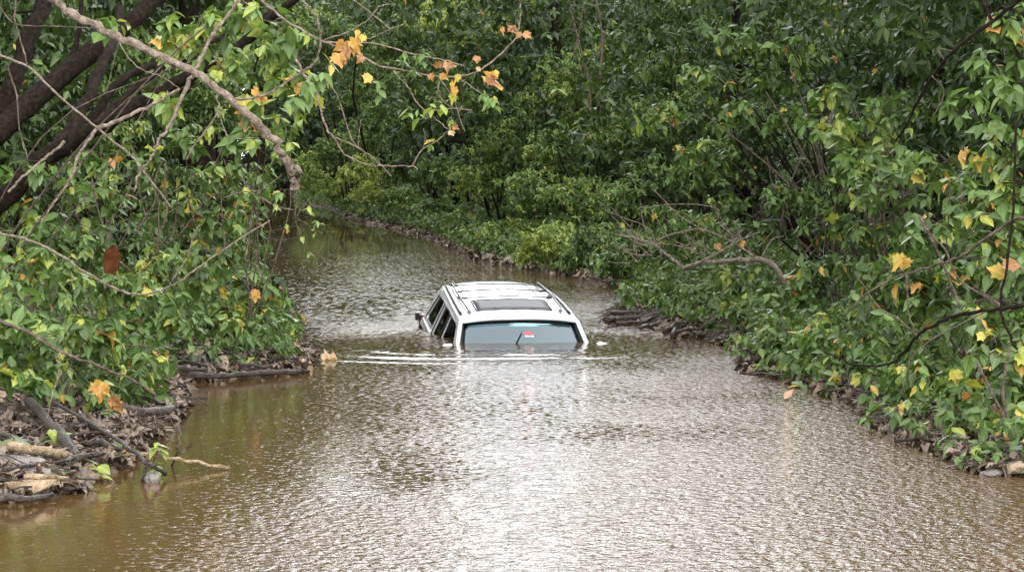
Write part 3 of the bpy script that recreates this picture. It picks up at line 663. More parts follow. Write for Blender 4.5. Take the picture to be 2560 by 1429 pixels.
limb('hanging_branch', 'slender leafy branch reaching over the river from the top left with orange maple leaves', 'branch',
     [([(640,-10),(705,45),(757,77),(810,105),(880,130),(950,165),(1020,177),(1090,191),(1142,192),(1195,178),(1247,140),(1286,101),(1300,52),(1302,-10)], 18, 7, 4),
      ([(810,105),(880,107),(950,112),(1037,136),(1107,150),(1160,165)], 18, 5, 3),
      ([(981,178),(1020,217),(1044,259),(1090,298),(1121,326)], 18, 4, 3),
      ([(810,100),(870,80),(920,50),(950,15),(990,12)], 18, 4, 2), ([(870,-10),(930,35),(975,70),(1010,60)], 18, 4, 2),
      ([(860,106),(920,98),(960,80),(985,68)], 18, 3, 2),
      ([(1142,192),(1170,210),(1200,232),(1230,240)], 18, 3, 2), ([(1100,196),(1136,252),(1150,300),(1163,329)], 18, 3, 2),
      ([(1105,190),(1095,225),(1110,255),(1140,272),(1180,274)], 18, 3, 2), ([(1068,279),(1110,273),(1150,272),(1182,278)], 18, 3, 2)],
     m='bark_pale', leaves=[(845,115,17.9,3,.87,'maple',.14), (880,112,17.9,3,.86,'maple',.13), (882,140,17.9,2,.90,'maple',.11), (915,90,17.9,2,.80,'maple',.08),
       (945,205,17.9,7,.52,'spray',.11), (940,210,17.8,1,.84,'maple',.13), (1075,180,17.9,2,.89,'maple',.10), (1035,172,17.9,5,.5,'spray',.09),
       (1122,158,17.9,3,.91,'maple',.12), (1185,160,17.9,2,.93,'maple',.09), (1235,178,17.8,3,.86,'maple',.14), (1133,200,17.9,2,.80,'maple',.10),
       (1140,232,17.9,2,.78,'maple',.10), (1295,80,17.9,3,.96,'maple',.10), (1285,75,17.9,2,.86,'maple',.09), (1020,265,17.9,4,.64,'spray',.10),
       (1045,275,17.9,3,.66,'spray',.10), (1075,260,17.9,4,.70,'spray',.10), (1105,258,17.9,3,.76,'spray',.11), (1130,310,17.9,3,.98,'maple',.09),
       (1235,240,17.9,7,.64,'spray',.11), (1210,225,17.9,5,.6,'spray',.09), (1085,350,17.9,4,.62,'spray',.08), (1130,300,17.9,3,.62,'spray',.08),
       (1060,130,17.9,5,.5,'spray',.09), (1010,130,17.9,5,.52,'spray',.10), (765,200,17.9,6,.58,'spray',.12), (735,240,17.9,6,.58,'spray',.13)])
limb('hanging_branch', 'bare crooked twig drooping in a long curve over the far river bend', 'branch',
     [([(740,150),(761,189),(789,228),(803,280),(817,322),(838,350),(862,385),(915,410),(967,415),(1030,416),(1044,424)], 18.5, 7, 3),
      ([(838,343),(904,375),(950,410),(978,441)], 18.5, 4, 3), ([(1030,416),(1055,375),(1090,354),(1118,329)], 18.5, 4, 2),
      ([(905,375),(880,350),(845,245),(820,205)], 18.5, 4, 2), ([(895,370),(897,340),(902,300)], 18.5, 2, 1.5), ([(1058,372),(1063,345),(1058,322)], 18.5, 2, 1.5)], m='bark_pale')
limb('hanging_branch', 'fine dangling twig with pale yellow leaf tips below the knobbly branch end', 'branch',
     [([(738,470),(742,505),(738,545),(758,602)], 18, 3, 2), ([(738,545),(755,520),(775,492)], 18, 3, 1.5), ([(742,546),(765,558),(785,575)], 18, 2.5, 1.5),
      ([(560,495),(620,480),(690,515),(735,525)], 19, 4, 3), ([(600,440),(640,480),(700,440),(702,435)], 19, 4, 3)], m='twig',
     leaves=[(700,480,18,4,.62,'spray',.07), (690,515,18,5,.62,'spray',.08), (770,515,18,4,.70,'spray',.06), (790,550,18,6,.60,'spray',.07),
             (785,572,18,4,.72,'spray',.05), (770,628,18,4,.58,'spray',.08), (716,560,18,3,.6,'spray',.05), (755,590,18,3,.62,'spray',.05)])
for (pts, w0, w1, d, lab, mt) in [
    ([(-10,582),(70,600),(140,632),(210,677),(262,709),(315,730),(367,733),(437,709),(507,660),(595,600),(675,551)], 8, 4, 21, 'long pale branch sagging in a wide curve through the left bank bushes', 'bark_pale'),
    ([(-10,800),(70,828),(154,880),(245,915),(332,950),(390,985)], 10, 6, 19.3, 'brown branch slanting down through the lower left bush', 'twig'),
    ([(430,700),(470,640),(480,600),(500,560)], 5, 3, 24, 'short upright pale twig in the left bank bushes', 'bark_pale'),
    ([(600,690),(640,750),(690,830),(730,880),(745,925)], 5, 3, 27, 'dark twig hanging at the tip of the left bank', 'wet_wood'),
    ([(150,880),(145,940),(130,990),(110,1060),(60,1085)], 5, 4, 18.6, 'pale twig drooping across the litter in the lower left', 'bark_pale')]:
    limb('bare_branch', lab, 'branch', [(pts, d, w0, w1)], m=mt)
# right side
limb('bare_branch', 'pale bare branch with a sharp elbow and fine dead twigs above the stick pile', 'branch',
     [([(2050,850),(2010,780),(1960,700),(1925,655),(1870,650),(1800,652),(1740,662),(1712,670),(1690,655),(1640,615),(1590,595),(1538,588)], (31,34), 15, 6),
      ([(1712,668),(1780,640),(1850,600),(1900,580)], 32.5, 9, 3), ([(1925,655),(1950,690),(1990,750),(2010,800)], 31, 8, 6),
      ([(1640,615),(1620,570),(1560,545),(1500,520)], 33.5, 4, 2), ([(1640,615),(1600,640),(1555,665)], 33.5, 3, 1.5), ([(1590,595),(1560,570),(1530,540)], 34, 3, 1.5),
      ([(1900,655),(1840,610),(1760,575),(1700,580),(1640,600)], 32, 6, 3), ([(1760,575),(1700,540),(1660,500),(1640,480)], 32.5, 4, 2),
      ([(1850,600),(1800,560),(1790,520),(1700,510),(1600,520)], 32.5, 4, 2), ([(1760,640),(1700,615),(1620,605)], 33, 3, 2), ([(1900,650),(1930,600),(1960,590)], 32, 5, 3)]+[([(x,y),(x+dx*.5+random.uniform(-12,12),y+dy*.5+random.uniform(-10,10)),(x+dx,y+dy)], 32.5, 3.2, 1.6) for x,y,dx,dy in [(random.uniform(1560,1920),random.uniform(580,660),random.uniform(-90,50),random.uniform(-90,30)) for _ in range(34)]],
     m='bark_pale', leaves=[(1860,605,32,2,.88,'maple',.12),(1495,640,34,5,.62,'spray',.13),(1640,540,33,3,.76,'maple',.10),(1555,562,33,2,.78,'maple',.09)])
limb('bare_branch', 'long dark branch slanting down from the top right corner', 'branch',
     [([(2575,-20),(2500,40),(2380,132),(2316,215),(2267,313),(2240,350)], (20,22), 11, 5), ([(2450,-20),(2465,20),(2480,55)], 20.5, 13, 8),
      ([(2360,150),(2345,122),(2390,130)], 21, 4, 2), ([(2330,190),(2360,230),(2330,300)], 21, 4, 2)], m='bark_dark')
limb('bare_branch', 'long dark branch arching low over the right bank bushes', 'branch',
     [([(2575,758),(2490,775),(2398,786),(2330,815),(2293,841),(2260,880),(2224,910),(2150,912),(2060,880)], (19.5,21), 11, 4),
      ([(2293,841),(2250,800),(2200,770),(2150,700)], 20.5, 6, 3)], m='bark_dark')
limb('bare_branch', 'pale branch running from the right edge down into the bushes', 'branch',
     [([(2570,545),(2529,552),(2460,600),(2397,642),(2330,665),(2266,684),(2177,726),(2110,790)], (19.5,21), 9, 5),
      ([(2266,684),(2270,760),(2280,810),(2320,880)], 20.5, 5, 3), ([(2300,540),(2350,640),(2400,770)], 20.5, 8, 7), ([(2480,770),(2300,870),(2250,990)], 20.5, 4, 3)], m='twig')
limb('sapling_stem', 'dark upright stem at the right edge running down to the litter', 'branch',
     [([(2540,300),(2534,500),(2520,640),(2502,762),(2530,850),(2560,900)], 18.8, 7, 7),
      ([(2523,868),(2508,998),(2540,1090),(2575,1160)], 18.4, 8, 10), ([(2440,900),(2490,1000),(2530,1090),(2560,1140)], 18.5, 7, 9), ([(2502,762),(2400,700),(2360,620),(2300,560)], 19, 6, 4)], m='bark_dark')
st = []
for i in range(9):
    e = random.choice([(1790,330),(1850,120),(1960,140),(1900,200),(1740,250),(2010,300),(2060,250),(1960,330),(2120,200)])
    x0 = 2075+random.uniform(-30,40)
    st.append(([(x0,700),(x0-12,600),((x0+e[0])/2+20,(560+e[1])/2+30),(e[0]+15,e[1]+30)], 35.5+random.uniform(-.4,.4), 8, 3))
limb('stem_clump', 'fan of thin bare brown stems rising in the middle of the right bank', 'shrub', st, m='twig')
limb('bare_branch', 'grey upright twigs in the dark opening at the top of the wood', 'branch',
     [([(1480,330),(1470,200),(1440,80),(1420,-10)], 58, 7, 4), ([(1440,180),(1500,120),(1520,60)], 58, 4, 2), ([(1470,210),(1500,260),(1495,330)], 58, 4, 3), ([(1430,150),(1450,70),(1460,-10)], 58, 5, 3), ([(1500,200),(1505,90),(1490,0)],58,8,5)], m='twig')
# scattered bare stems through the understorey on both banks
for i in range(14):
    x0 = random.uniform(1650, 2500) if i % 2 else random.uniform(60, 640); dd = random.uniform(30, 38) if i % 2 else random.uniform(26, 31); y0 = random.uniform(560, 700)
    pts = [(x0, y0)]; a = random.uniform(-1, 1)
    for k in range(4): pts.append((pts[-1][0]+a*50+random.uniform(-20,20), pts[-1][1]-random.uniform(40,80)))
    limb('understorey_stem', 'thin bare brown stem among the leaves of the %s bank' % ('right' if i % 2 else 'left'), 'branch',
         [(pts, dd, 7, 3), ([pts[1], (pts[1][0]-a*60, pts[1][1]-50), (pts[1][0]-a*90, pts[1][1]-120)], dd, 4, 2), ([pts[2], (pts[2][0]+60, pts[2][1]-30)], dd, 3, 2)], m='twig',
         group='thin bare stems on the %s bank' % ('right' if i % 2 else 'left'))

# ------------------------------------------------------------------ logs, sticks, slabs and stones on the banks
def log_(label, pts, w0, w1, m='wet_wood', lift=0.02, name='driftwood_log', group=None, knob=.07):
    P = []
    for i, q in enumerate(pts):
        z = (q[2] if len(q) > 2 else lift)
        P.append(GT(q[0], q[1], min(z, .10)+w0*.5*20/F) if name == 'driftwood_log' else GT(q[0], q[1], z))
    dm = P[0].y; o = P[0].copy(); t = Tubes()
    t.add([p-o for p in P], w0*dm/F/2, w1*dm/F/2, sides=9, n=5, wob=.006, knob=knob)
    ob = t.build(name, M[m]); ob.location = o; tag(ob, label, 'log' if 'log' in name else 'stick', group)
    return ob
log_('dark curved log sloping into the water beside the lower left litter', [(73,1004,.12),(120,1055,.12),(162,1105,.08),(190,1140,.02),(196,1168,-.05)], 26, 24)
log_('tan barkless log lying on the litter near the left edge', [(20,1112,.09),(80,1125,.09),(140,1136,.05),(175,1140,.02)], 28, 22, 'tan_wood')
log_('wet dark log along the water edge under the tip of the left bank', [(470,940,.02),(560,940,.03),(650,933,.03),(753,928,.02)], 16, 13)
log_('brown log lying slantwise behind the left water edge', [(300,905,.1),(345,932,.08),(388,958,.03)], 20, 16)
log_('short fat dark log at the inlet of the left bank', [(300,1018,.05),(370,1030,.05),(432,1026,.02)], 26, 24)
log_('half-rotted brown log on the lower left litter', [(150,1160,.03),(220,1140,.05),(300,1138,.02)], 18, 14)
log_('grey-brown log beside the tan slabs at the left edge', [(-30,1248,.02),(60,1246,.03),(130,1236,.0)], 24, 12)
log_('thin dark log on the litter behind the tan block', [(380,870,.12),(470,905,.1),(560,930,.04)], 9, 7)
log_('dark stick crossing the litter above the wet log', [(430,840,.14),(540,875,.1),(640,900,.05)], 7, 5, name='driftwood_stick')
log_('black thin stick floating out from the tip of the left bank', [(700,826,.03),(750,822,.03),(800,820,.02)], 6, 4, name='driftwood_stick')
log_('long brown stick running down the litter to the rock', [(134,1008,.2),(283,1097,.2),(364,1154,.14),(413,1186,.03)], 9, 10, name='driftwood_stick')
log_('pale broken stick lying out on the brown water', [(348,1133,.14),(445,1150,.08),(575,1170,.01)], 9, 10, 'tan_wood', name='driftwood_stick')
log_('dark leaning stick standing in the water by the rock', [(370,1138,.18),(362,1175,.09),(356,1213,-.02)], 8, 9, name='driftwood_stick')
log_('upright black stick standing out of the brown water', [(450,1065,.28),(447,1110,.17),(440,1135,.10),(429,1165,.0)], 5, 6, name='driftwood_stick')
log_('small forked stick beside the upright black stick', [(478,1108,.15),(465,1125,.10),(445,1138,.08)], 4, 4, name='driftwood_stick')
log_('short black post stick standing at the right water edge', [(2244,1020,.22),(2238,1065,.1),(2230,1106,-.03)], 7, 9, name='driftwood_stick')
RL = [([(1514,800),(1560,798),(1620,792),(1680,776)], 17, 12, 'wet log with a round cut end nearest the car'),
      ([(1530,785),(1600,782),(1700,768),(1790,750)], 12, 9, 'long dark log along the top of the stick pile'),
      ([(1600,806),(1650,790),(1720,772),(1800,762)], 9, 8, 'thin dark log crossing the stick pile'),
      ([(1680,836),(1690,820),(1705,800)], 11, 8, 'short black stub poking up from the front of the stick pile'),
      ([(1560,790),(1650,772),(1720,752)], 8, 6, 'slim brown log at the back of the stick pile'),
      ([(1690,830),(1760,822),(1840,828)], 8, 7, 'brown log at the pale pebbly front of the stick pile'),
      ([(1850,932),(1920,936),(2010,940)], 7, 5, 'thin black log at the water under the rounded bush'),
      ([(2240,1100),(2310,1098),(2370,1104)], 9, 7, 'dark log at the foot of the post stick'),
      ([(2350,1128),(2420,1132),(2480,1133)], 9, 7, 'brown log at the low right corner of the bank'),
      ([(2330,1075),(2380,1095),(2420,1125)], 8, 7, 'weathered log slanting to the low right corner')]
for pts, w0, w1, lab in RL:
    log_(lab, [(x, y_, .03+.06*random.random()) for x, y_ in pts], w0, w1)
DL = ['thick','thin','bent','short','pale','split','grey','crooked','broad','slim','knotty','stubby']
for i, (x, y_, dx, dy_) in enumerate([(1540,808,90,-14),(1600,820,80,-22),(1640,800,110,-30),(1690,812,90,-12),(1720,795,90,-25),(1580,795,120,-22),(1740,835,80,-8),(1660,826,60,-20),(1780,845,60,-6),(1700,780,110,-18),(1620,775,90,-16),(1760,815,70,-30)]):
    log_('%s dark stick lying in the pile on the right bank beside the car' % DL[i], [(x, y_, .04+.02*(i%4)), (x+dx*.5, y_+dy_*.5+random.uniform(-5,5), .05+.02*(i%3)), (x+dx, y_+dy_, .05)], random.uniform(6, 13), random.uniform(5, 8), name='driftwood_log')
for i, (x, y_, dx, dy_, mt) in enumerate([(60,1050,90,40,'wet_wood'),(150,1075,110,-20,'wet_wood'),(200,1040,70,50,'wet_wood'),(10,1175,120,-25,'wet_wood'),(240,1105,80,20,'wet_wood'),(60,1195,110,10,'tan_wood'),(0,1085,100,30,'wet_wood'),(330,985,80,24,'wet_wood'),(420,915,110,10,'wet_wood'),(560,900,120,22,'wet_wood')]):
    nm_ = ['dark crooked','brown crosswise','short sloping','low flat','blackened','pale split','wet knobby','rotten','long thin','forked'][i]
    log_('%s stick on the left bank litter' % nm_, [(x, y_, .05), (x+dx*.5, y_+dy_*.5+random.uniform(-6,6), .07), (x+dx, y_+dy_, .04)], random.uniform(9, 20), random.uniform(6, 12), m=mt, name='driftwood_log')
def chunk(name, label, cat, px, py, w, h, m, flat=.5, seed=0, z=.03, rot=0, depth=.7):
    r = random.Random(seed); bm = bmesh.new(); bmesh.ops.create_icosphere(bm, subdivisions=2, radius=1)
    for v in bm.verts:
        k = 1+.22*(mnoise.noise(v.co*1.3+Vector((seed,0,0))))
        k += .25*mnoise.noise(v.co*2.7+Vector((0,seed,0))); q_ = Matrix.Rotation(seed, 3, 'X') @ Vector(v.co)*k; q_ = Vector((max(-.72,min(.85,q_.x+.25*q_.z)), q_.y, max(-.7,q_.z))); v.co = q_*1.1
    c = GT(px, py, .01); s = c.y/F
    for v in bm.verts: v.co = Vector((v.co.x*w*s/2, v.co.y*w*s/2*depth, v.co.z*h*s/2))
    bmesh.ops.bevel(bm, geom=bm.edges[:], offset=.002, segments=1)
    me = bpy.data.meshes.new(name); bm.to_mesh(me); bm.free()
    o = link(name, me, M[m]); o.location = c; o.rotation_euler = (r.uniform(-.2,.2), rot, r.uniform(-.6,.6)); tag(o, label, cat); return o
chunk('river_rock', 'wet grey rock in the brown water beside the leaning stick', 'rock', 377, 1200, 50, 42, 'stone', seed=3)
chunk('sandstone_block', 'tan squarish block on the left bank litter', 'rock', 551, 912, 48, 42, 'tan_block', seed=5, z=.08, rot=-.3)
chunk('river_rock', 'grey flat rock at the low right corner of the bank', 'rock', 2478, 1184, 70, 20, 'stone', seed=8)
chunk('river_rock', 'tan rock at the right edge of the water', 'rock', 2545, 1172, 70, 34, 'tan_block', seed=9)
chunk('river_rock', 'brown angular rock beside the short post stick', 'rock', 2262, 1088, 42, 26, 'stone', seed=12, rot=.4)
chunk('river_rock', 'small white-edged rock at the pebbly front of the stick pile', 'rock', 1815, 850, 34, 20, 'tan_block', seed=14)
for i, (x, y_, w_, mt, lab) in enumerate([(1790,838,30,'tan_block','pale pebble-like rock at the front of the stick pile'),(1850,853,26,'stone','dark small rock at the near end of the stick pile'),(505,905,40,'stone','brown angular rock left of the tan block'),(620,915,34,'tan_block','small tan rock right of the tan block'),(130,1005,46,'stone','dark brown rock high on the left litter'),(60,1105,50,'stone','grey brown rock above the tan log'),(215,1090,38,'tan_block','tan rock beside the dark curved log'),(2330,1105,36,'stone','brown rock among the sticks at the right edge'),(2420,1115,34,'tan_block','tan rock among the sticks at the right edge')]):
    chunk('river_rock', lab, 'rock', x, y_, w_, w_*.6, mt, seed=20+i)
chunk('river_rock', 'small grey rock low on the stick pile', 'rock', 1745, 830, 40, 16, 'stone', seed=15)
def slab(label, px, py, w, h, z, tilt, m, rz=0, name='bark_slab'):
    c = GT(px, py, .05); s = c.y/F; a, b_ = w*s/2, w*s/2*.55
    bm = bmesh.new(); nseg = 9; top = []; r = random.Random(int(px*7+py))
    for k in range(nseg):
        th = 2*PI*k/nseg; rr = 1+r.uniform(-.22, .22); top.append(bm.verts.new((a*rr*math.cos(th), b_*rr*math.sin(th), .02*math.cos(th*2)*a/.15)))
    cv = bm.verts.new((0,0,.04*a/.2))
    for k in range(nseg): bm.faces.new((cv, top[k], top[(k+1)%nseg]))
    me = bpy.data.meshes.new(name); bm.to_mesh(me); bm.free()
    o = link(name, me, M[m]); o.location = c; o.rotation_euler = (tilt, r.uniform(-.2,.2), rz)
    md = o.modifiers.new('thick', 'SOLIDIFY'); md.thickness = .012
    tag(o, label, 'bark piece'); return o
slab('large grey-brown bark slab lying at the left edge', 40, 1150, 130, 20, .10, .35, 'stone')
slab('curled grey bark slab in front of the tan log', 90, 1178, 90, 20, .06, .3, 'stone', .3)
slab('pale bark slab high on the left litter', 20, 990, 110, 20, .25, .5, 'tan_block')
slab('brown bark slab beside the short fat log', 150, 975, 90, 20, .22, .4, 'tan_block', .5)
slab('orange-brown bark slab by the half-rotted log', 255, 1130, 70, 20, .05, .4, 'tan_wood', -.3)
slab('flat tan strip of wood at the water in the lower left corner', 70, 1218, 160, 20, .06, .15, 'tan_wood', .1)
slab('short tan strip of wood on top of the flat one', 100, 1208, 90, 20, .09, .2, 'tan_wood', .35)
slab('small tan bark slab behind the tan block', 480, 880, 60, 20, .10, .5, 'tan_block')
slab('brown bark slab on the stick pile beside the car', 1770, 800, 70, 20, .10, .4, 'tan_block', .2)
slab('broken brown board at the low right litter', 2290, 1050, 60, 20, .06, .5, 'tan_wood', .5)
slab('rust-brown bark slab under the small bush by the post stick', 2290, 1035, 70, 20, .08, .7, 'rust', -.2)
# rusty sheet half hidden in the left bush
c = W(279, 650, 23.6); bm = bmesh.new(); bmesh.ops.create_circle(bm, segments=22, radius=1, cap_ends=True)
for v in bm.verts: v.co = Vector((v.co.x*.08, 0, v.co.y*.135))*(1+.08*math.sin(5*math.atan2(v.co.y, v.co.x)))
me = bpy.data.meshes.new('rusty_sheet'); bm.to_mesh(me); bm.free()
o = link('rusty_sheet', me, M['rust']); o.location = c; o.rotation_euler = (-.2, .15, .2); md = o.modifiers.new('thick','SOLIDIFY'); md.thickness = .01
tag(o, 'rust-red oval sheet half hidden in the left bank bushes', 'metal sheet')
# single fallen leaves: floating and caught
def hung_leaf(label, px, py, d, sz, tint):
    L_ = Leaves()
    for q in range(2): L_.add(rng.normal(0,.015,(1,3)), np.array([[rng.normal(0,.5), -.3, -.7]]), np.array([[rng.normal(0,.6), -1, .4]]), sz*(.75-.2*q), tint+.02*q, 'maple', curl=1.8)
    o = L_.build('yellow_leaf'); o.location = W(px, py, d); tag(o, label, 'leaf')
def dry_leaf(label, px, py, sz, tint, z=.0, up=.0, name='dry_leaf', float_=True, ang=None, kind='maple'):
    L_ = Leaves(); a = random.uniform(0, 2*PI) if ang is None else ang
    D = np.array([[math.cos(a), math.sin(a)*.5, up]]); Nn = np.array([[random.uniform(-.3,.3), -.7*up-.25, 1.0]])
    L_.add(np.array([[0,0,0.]]), D, Nn, sz, tint, kind, curl=1.5)
    o = L_.build(name); o.location = GT(px, py, .012+z*.4); tag(o, label, 'leaf'); 
    return o
dry_leaf('tan leaf standing on the water like a little tent, nearest the car', 805, 897, .20, .985, .0, .35, ang=0)
dry_leaf('tan leaf afloat beside the end of the wet log', 750, 914, .17, .985, .01, .2, ang=.2)
dry_leaf('crumpled tan leaf topping the pile at the tip of the left bank', 735, 862, .20, .985, .08, .6)
dry_leaf('crumpled tan leaf low in the pile at the tip of the left bank', 750, 888, .18, .985, .02, .6)
dry_leaf('pale tan leaf standing in the water below the rounded bush', 1960, 997, .13, .985, .0, 1.0, ang=.5, kind='near')
dry_leaf('orange leaf hanging into the water at the lower left', 245, 1195, .11, .88, .02, 1.0)
hung_leaf('big bright orange maple leaf over the lower left litter', 250, 955, 19.6, 0.2, 0.83)
hung_leaf('darker orange maple leaf tucked under the big bright one', 270, 990, 19.8, 0.17, 0.89)
hung_leaf('pale yellow maple leaf caught in the right bank bushes', 2265, 640, 21.6, 0.19, 0.8)
hung_leaf('yellow maple leaf low in the right bank bushes', 2390, 930, 19.6, 0.15, 0.77)
hung_leaf('small yellow maple leaf near the right edge', 2465, 830, 18.6, 0.1, 0.78)
dry_leaf('tan leaf caught on the litter behind the wet log', 350, 925, .16, 1.0, .12, .9)
hung_leaf('orange maple leaf in the bush at the tip of the left bank', 640, 720, 26.6, 0.18, 0.85)
dry_leaf('brown leaf on the litter by the post stick', 2300, 1045, .2, .93, .08, .5)
dry_leaf('tan leaf on the stick pile beside the car', 1720, 790, .2, 1.0, .12, .6)
# low sprigs
def sprig(label, px, py, d, n, sz, t, base):
    bp_ = GT(*base); d = bp_.y-.1; tip = W(px, py, d); root = empty('leafy_sprig', bp_); tag(root, label, 'sprig')
    tb = Tubes(); tb.add([Vector((0,0,-.03)), (tip-bp_)*.5+Vector((.02,0,.03)), tip-bp_], .005, .003, sides=5, n=4, wob=.003); tb.build('stem', M['twig'], root)
    L_ = Leaves(); L_.sprays(np.array([tip-bp_]), np.array([[0,-.35,.9]]), sz*1.3, t+.04, k=n+1, yellow=.1, jit=.04, droop=(.1,.8)); L_.build('leaves', root)
sprig('five-leaved sprig at the water in the lower left corner', 175, 1175, 17.2, 7, .13, .42, (195,1215))
sprig('yellow-green sprig next to the five-leaved one', 245, 1160, 17.6, 6, .11, .62, (215,1200))
sprig('sprig of two dark leaves near the left edge', 25, 1085, 18, 5, .16, .44, (30,1140))
sprig('yellow and green sprig above the dark curved log', 130, 1075, 18.2, 6, .12, .60, (140,1130))
sprig('green sprig with a yellow leaf on the long brown stick', 290, 1105, 18.8, 6, .13, .46, (285,1140))
sprig('yellowish sprig standing over the rock', 395, 1105, 18.8, 6, .10, .68, (372,1180))
sprig('small green sprig low over the rock', 395, 1155, 18.6, 4, .09, .52, (372,1185))
sprig('green sprig leaning out from the left bank inlet', 415, 990, 22.3, 6, .13, .45, (380,1020))
sprig('narrow-leaved pale sprig at the inlet water', 370, 1058, 20.8, 4, .14, .40, (340,1075))
sprig('green sprig hanging over the water below the rounded bush', 2005, 962, 25, 6, .13, .48, (2030,960))
sprig('lone pair of green leaves out over the right water', 2165, 1040, 21.5, 4, .10, .46, (2230,1065))
sprig('light green lobed sprig over the post stick', 2215, 1000, 21.5, 6, .14, .58, (2260,1040))
sprig('broad green sprig just right of the post stick', 2280, 1000, 21.3, 7, .15, .44, (2285,1060))
sprig('green sprig near the low right corner', 2385, 1090, 20, 6, .12, .44, (2400,1125))
sprig('darker green sprig at the foot of the right edge stem', 2480, 1110, 19, 7, .13, .42, (2490,1150))
sprig('single green leaf sprig hanging over the wet log', 603, 925, 26, 3, .15, .46, (615,945))
sprig('small sprig at the water by the stick pile', 1890, 845, 29.5, 5, .12, .46, (1900,860))
sprig('low green sprig at the back of the stick pile', 1640, 745, 37, 7, .17, .48, (1660,770))
sprig('tiny green sprig out on the water near the left tip', 752, 785, 29, 4, .10, .5, (735,830))
# foam flecks
fb = Tubes(); V=[];
bm = bmesh.new()
for i in range(60):
    px, py = random.uniform(0, 1500), random.uniform(960, 1425)
    if random.random() < .4: px, py = random.uniform(1500, 2500), random.uniform(960, 1400)
    g_ = G(px, py); 
    if float(bank(g_.x, g_.y)) > -.15: continue
    s_ = random.uniform(.002, .007)*(2 if random.random() < .08 else 1)
    vs = [bm.verts.new((g_.x+s_*1.6*math.cos(t)*random.uniform(.6,1.2), g_.y+s_*math.sin(t)*1.6, float(wz(np.array(g_.x), np.array(g_.y)))+.005)) for t in np.linspace(0, 2*PI, 7)[:-1]]
    bm.faces.new(vs)
me = bpy.data.meshes.new('foam_flecks'); bm.to_mesh(me); bm.free()
tag(link('foam_flecks', me, simple('foam', (.75,.75,.72), .6)), 'tiny white foam flecks on the brown water', 'foam', kind='stuff')

# ------------------------------------------------------------------ the car
M['paint'] = simple('white_paint', (.80,.80,.80), .22, coat=.6)
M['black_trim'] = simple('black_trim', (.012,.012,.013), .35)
M['rail_grey'] = simple('rail_grey', (.075,.078,.085), .35, metal=.4)
M['cabin'] = simple('cabin_fabric', (.022,.022,.024), .8)
M['seam'] = simple('seam', (.16,.16,.165), .6)
M['red_lens'] = simple('red_lens', (.05,.008,.008), .3)
M['chrome'] = simple('chrome', (.55,.55,.56), .18, metal=1)
def glass(name, tint, refl=1.5, rough=.02):
    m, nt, out = mat(name)
    tr = N(nt, 'ShaderNodeBsdfTransparent'); tr.inputs[0].default_value = (*tint, 1)
    gl = N(nt, 'ShaderNodeBsdfGlossy'); gl.inputs['Roughness'].default_value = rough; gl.inputs[0].default_value = (.80,.96,1,1) if name == 'windshield_glass' else (1,1,1,1)
    fr = N(nt, 'ShaderNodeFresnel', IOR=refl); mx = N(nt, 'ShaderNodeMixShader')
    nt.links.new(fr.outputs[0], mx.inputs[0]); nt.links.new(tr.outputs[0], mx.inputs[1]); nt.links.new(gl.outputs[0], mx.inputs[2]); nt.links.new(mx.outputs[0], out.inputs[0])
    return m
M['windshield'] = glass('windshield_glass', (.55,.63,.64), 3.8)
M['side_glass'] = glass('dark_side_glass', (.07,.08,.075), 1.45)
M['roof_glass'] = simple('roof_glass', (.05,.052,.055), .55)
car = empty('white_suv'); tag(car, 'white SUV sunk to its windows in the muddy river, roof rails and sunroof showing', 'car')
def cobj(name, V, Fc, m, parent=None, thick=0, off=0, smooth=True, bev=0):
    me = bpy.data.meshes.new(name); me.from_pydata([tuple(v) for v in V], [], Fc); me.update()
    if smooth:
        for p_ in me.polygons: p_.use_smooth = True
    o = link(name, me, M[m], parent or car)
    if thick:
        md = o.modifiers.new('thick', 'SOLIDIFY'); md.thickness = thick; md.offset = off
    if bev:
        md = o.modifiers.new('bev', 'BEVEL'); md.width = bev; md.segments = 2; md.limit_method = 'ANGLE'
    return o
def cgrid(name, fn, nu, nv, m, parent=None, **kw):
    V = [fn(-1+2*i/nu, j/nv) for j in range(nv+1) for i in range(nu+1)]
    Fc = [(j*(nu+1)+i, j*(nu+1)+i+1, (j+1)*(nu+1)+i+1, (j+1)*(nu+1)+i) for j in range(nv) for i in range(nu)]
    return cobj(name, V, Fc, m, parent, **kw)
YF, YR = .60, 3.12
def roof_w(y): 
    t = (y-YF)/(YR-YF); return .70-.075*t*t-.01*(1-t)**4
def roof_z(y): 
    t = (y-YF)/(YR-YF); return 1.615+.030*math.sin(PI*min(1,t*1.05))-.02*max(0,t-.9)*10*.5
def roofp(u, v, lift=0):
    y = YF+(YR-YF)*v + (-.05*(1-u*u) if v < .3 else 0)*(1-v/.3 if v < .3 else 0) + (.07*(1-u*u))*(max(0,v-.8)/.2)
    return Vector((u*roof_w(y), y, roof_z(y)+.055*(1-abs(u)**2.6)+lift))
roof = cgrid('roof', lambda u, v: roofp(u, v), 24, 30, 'paint', thick=.03, off=-1)
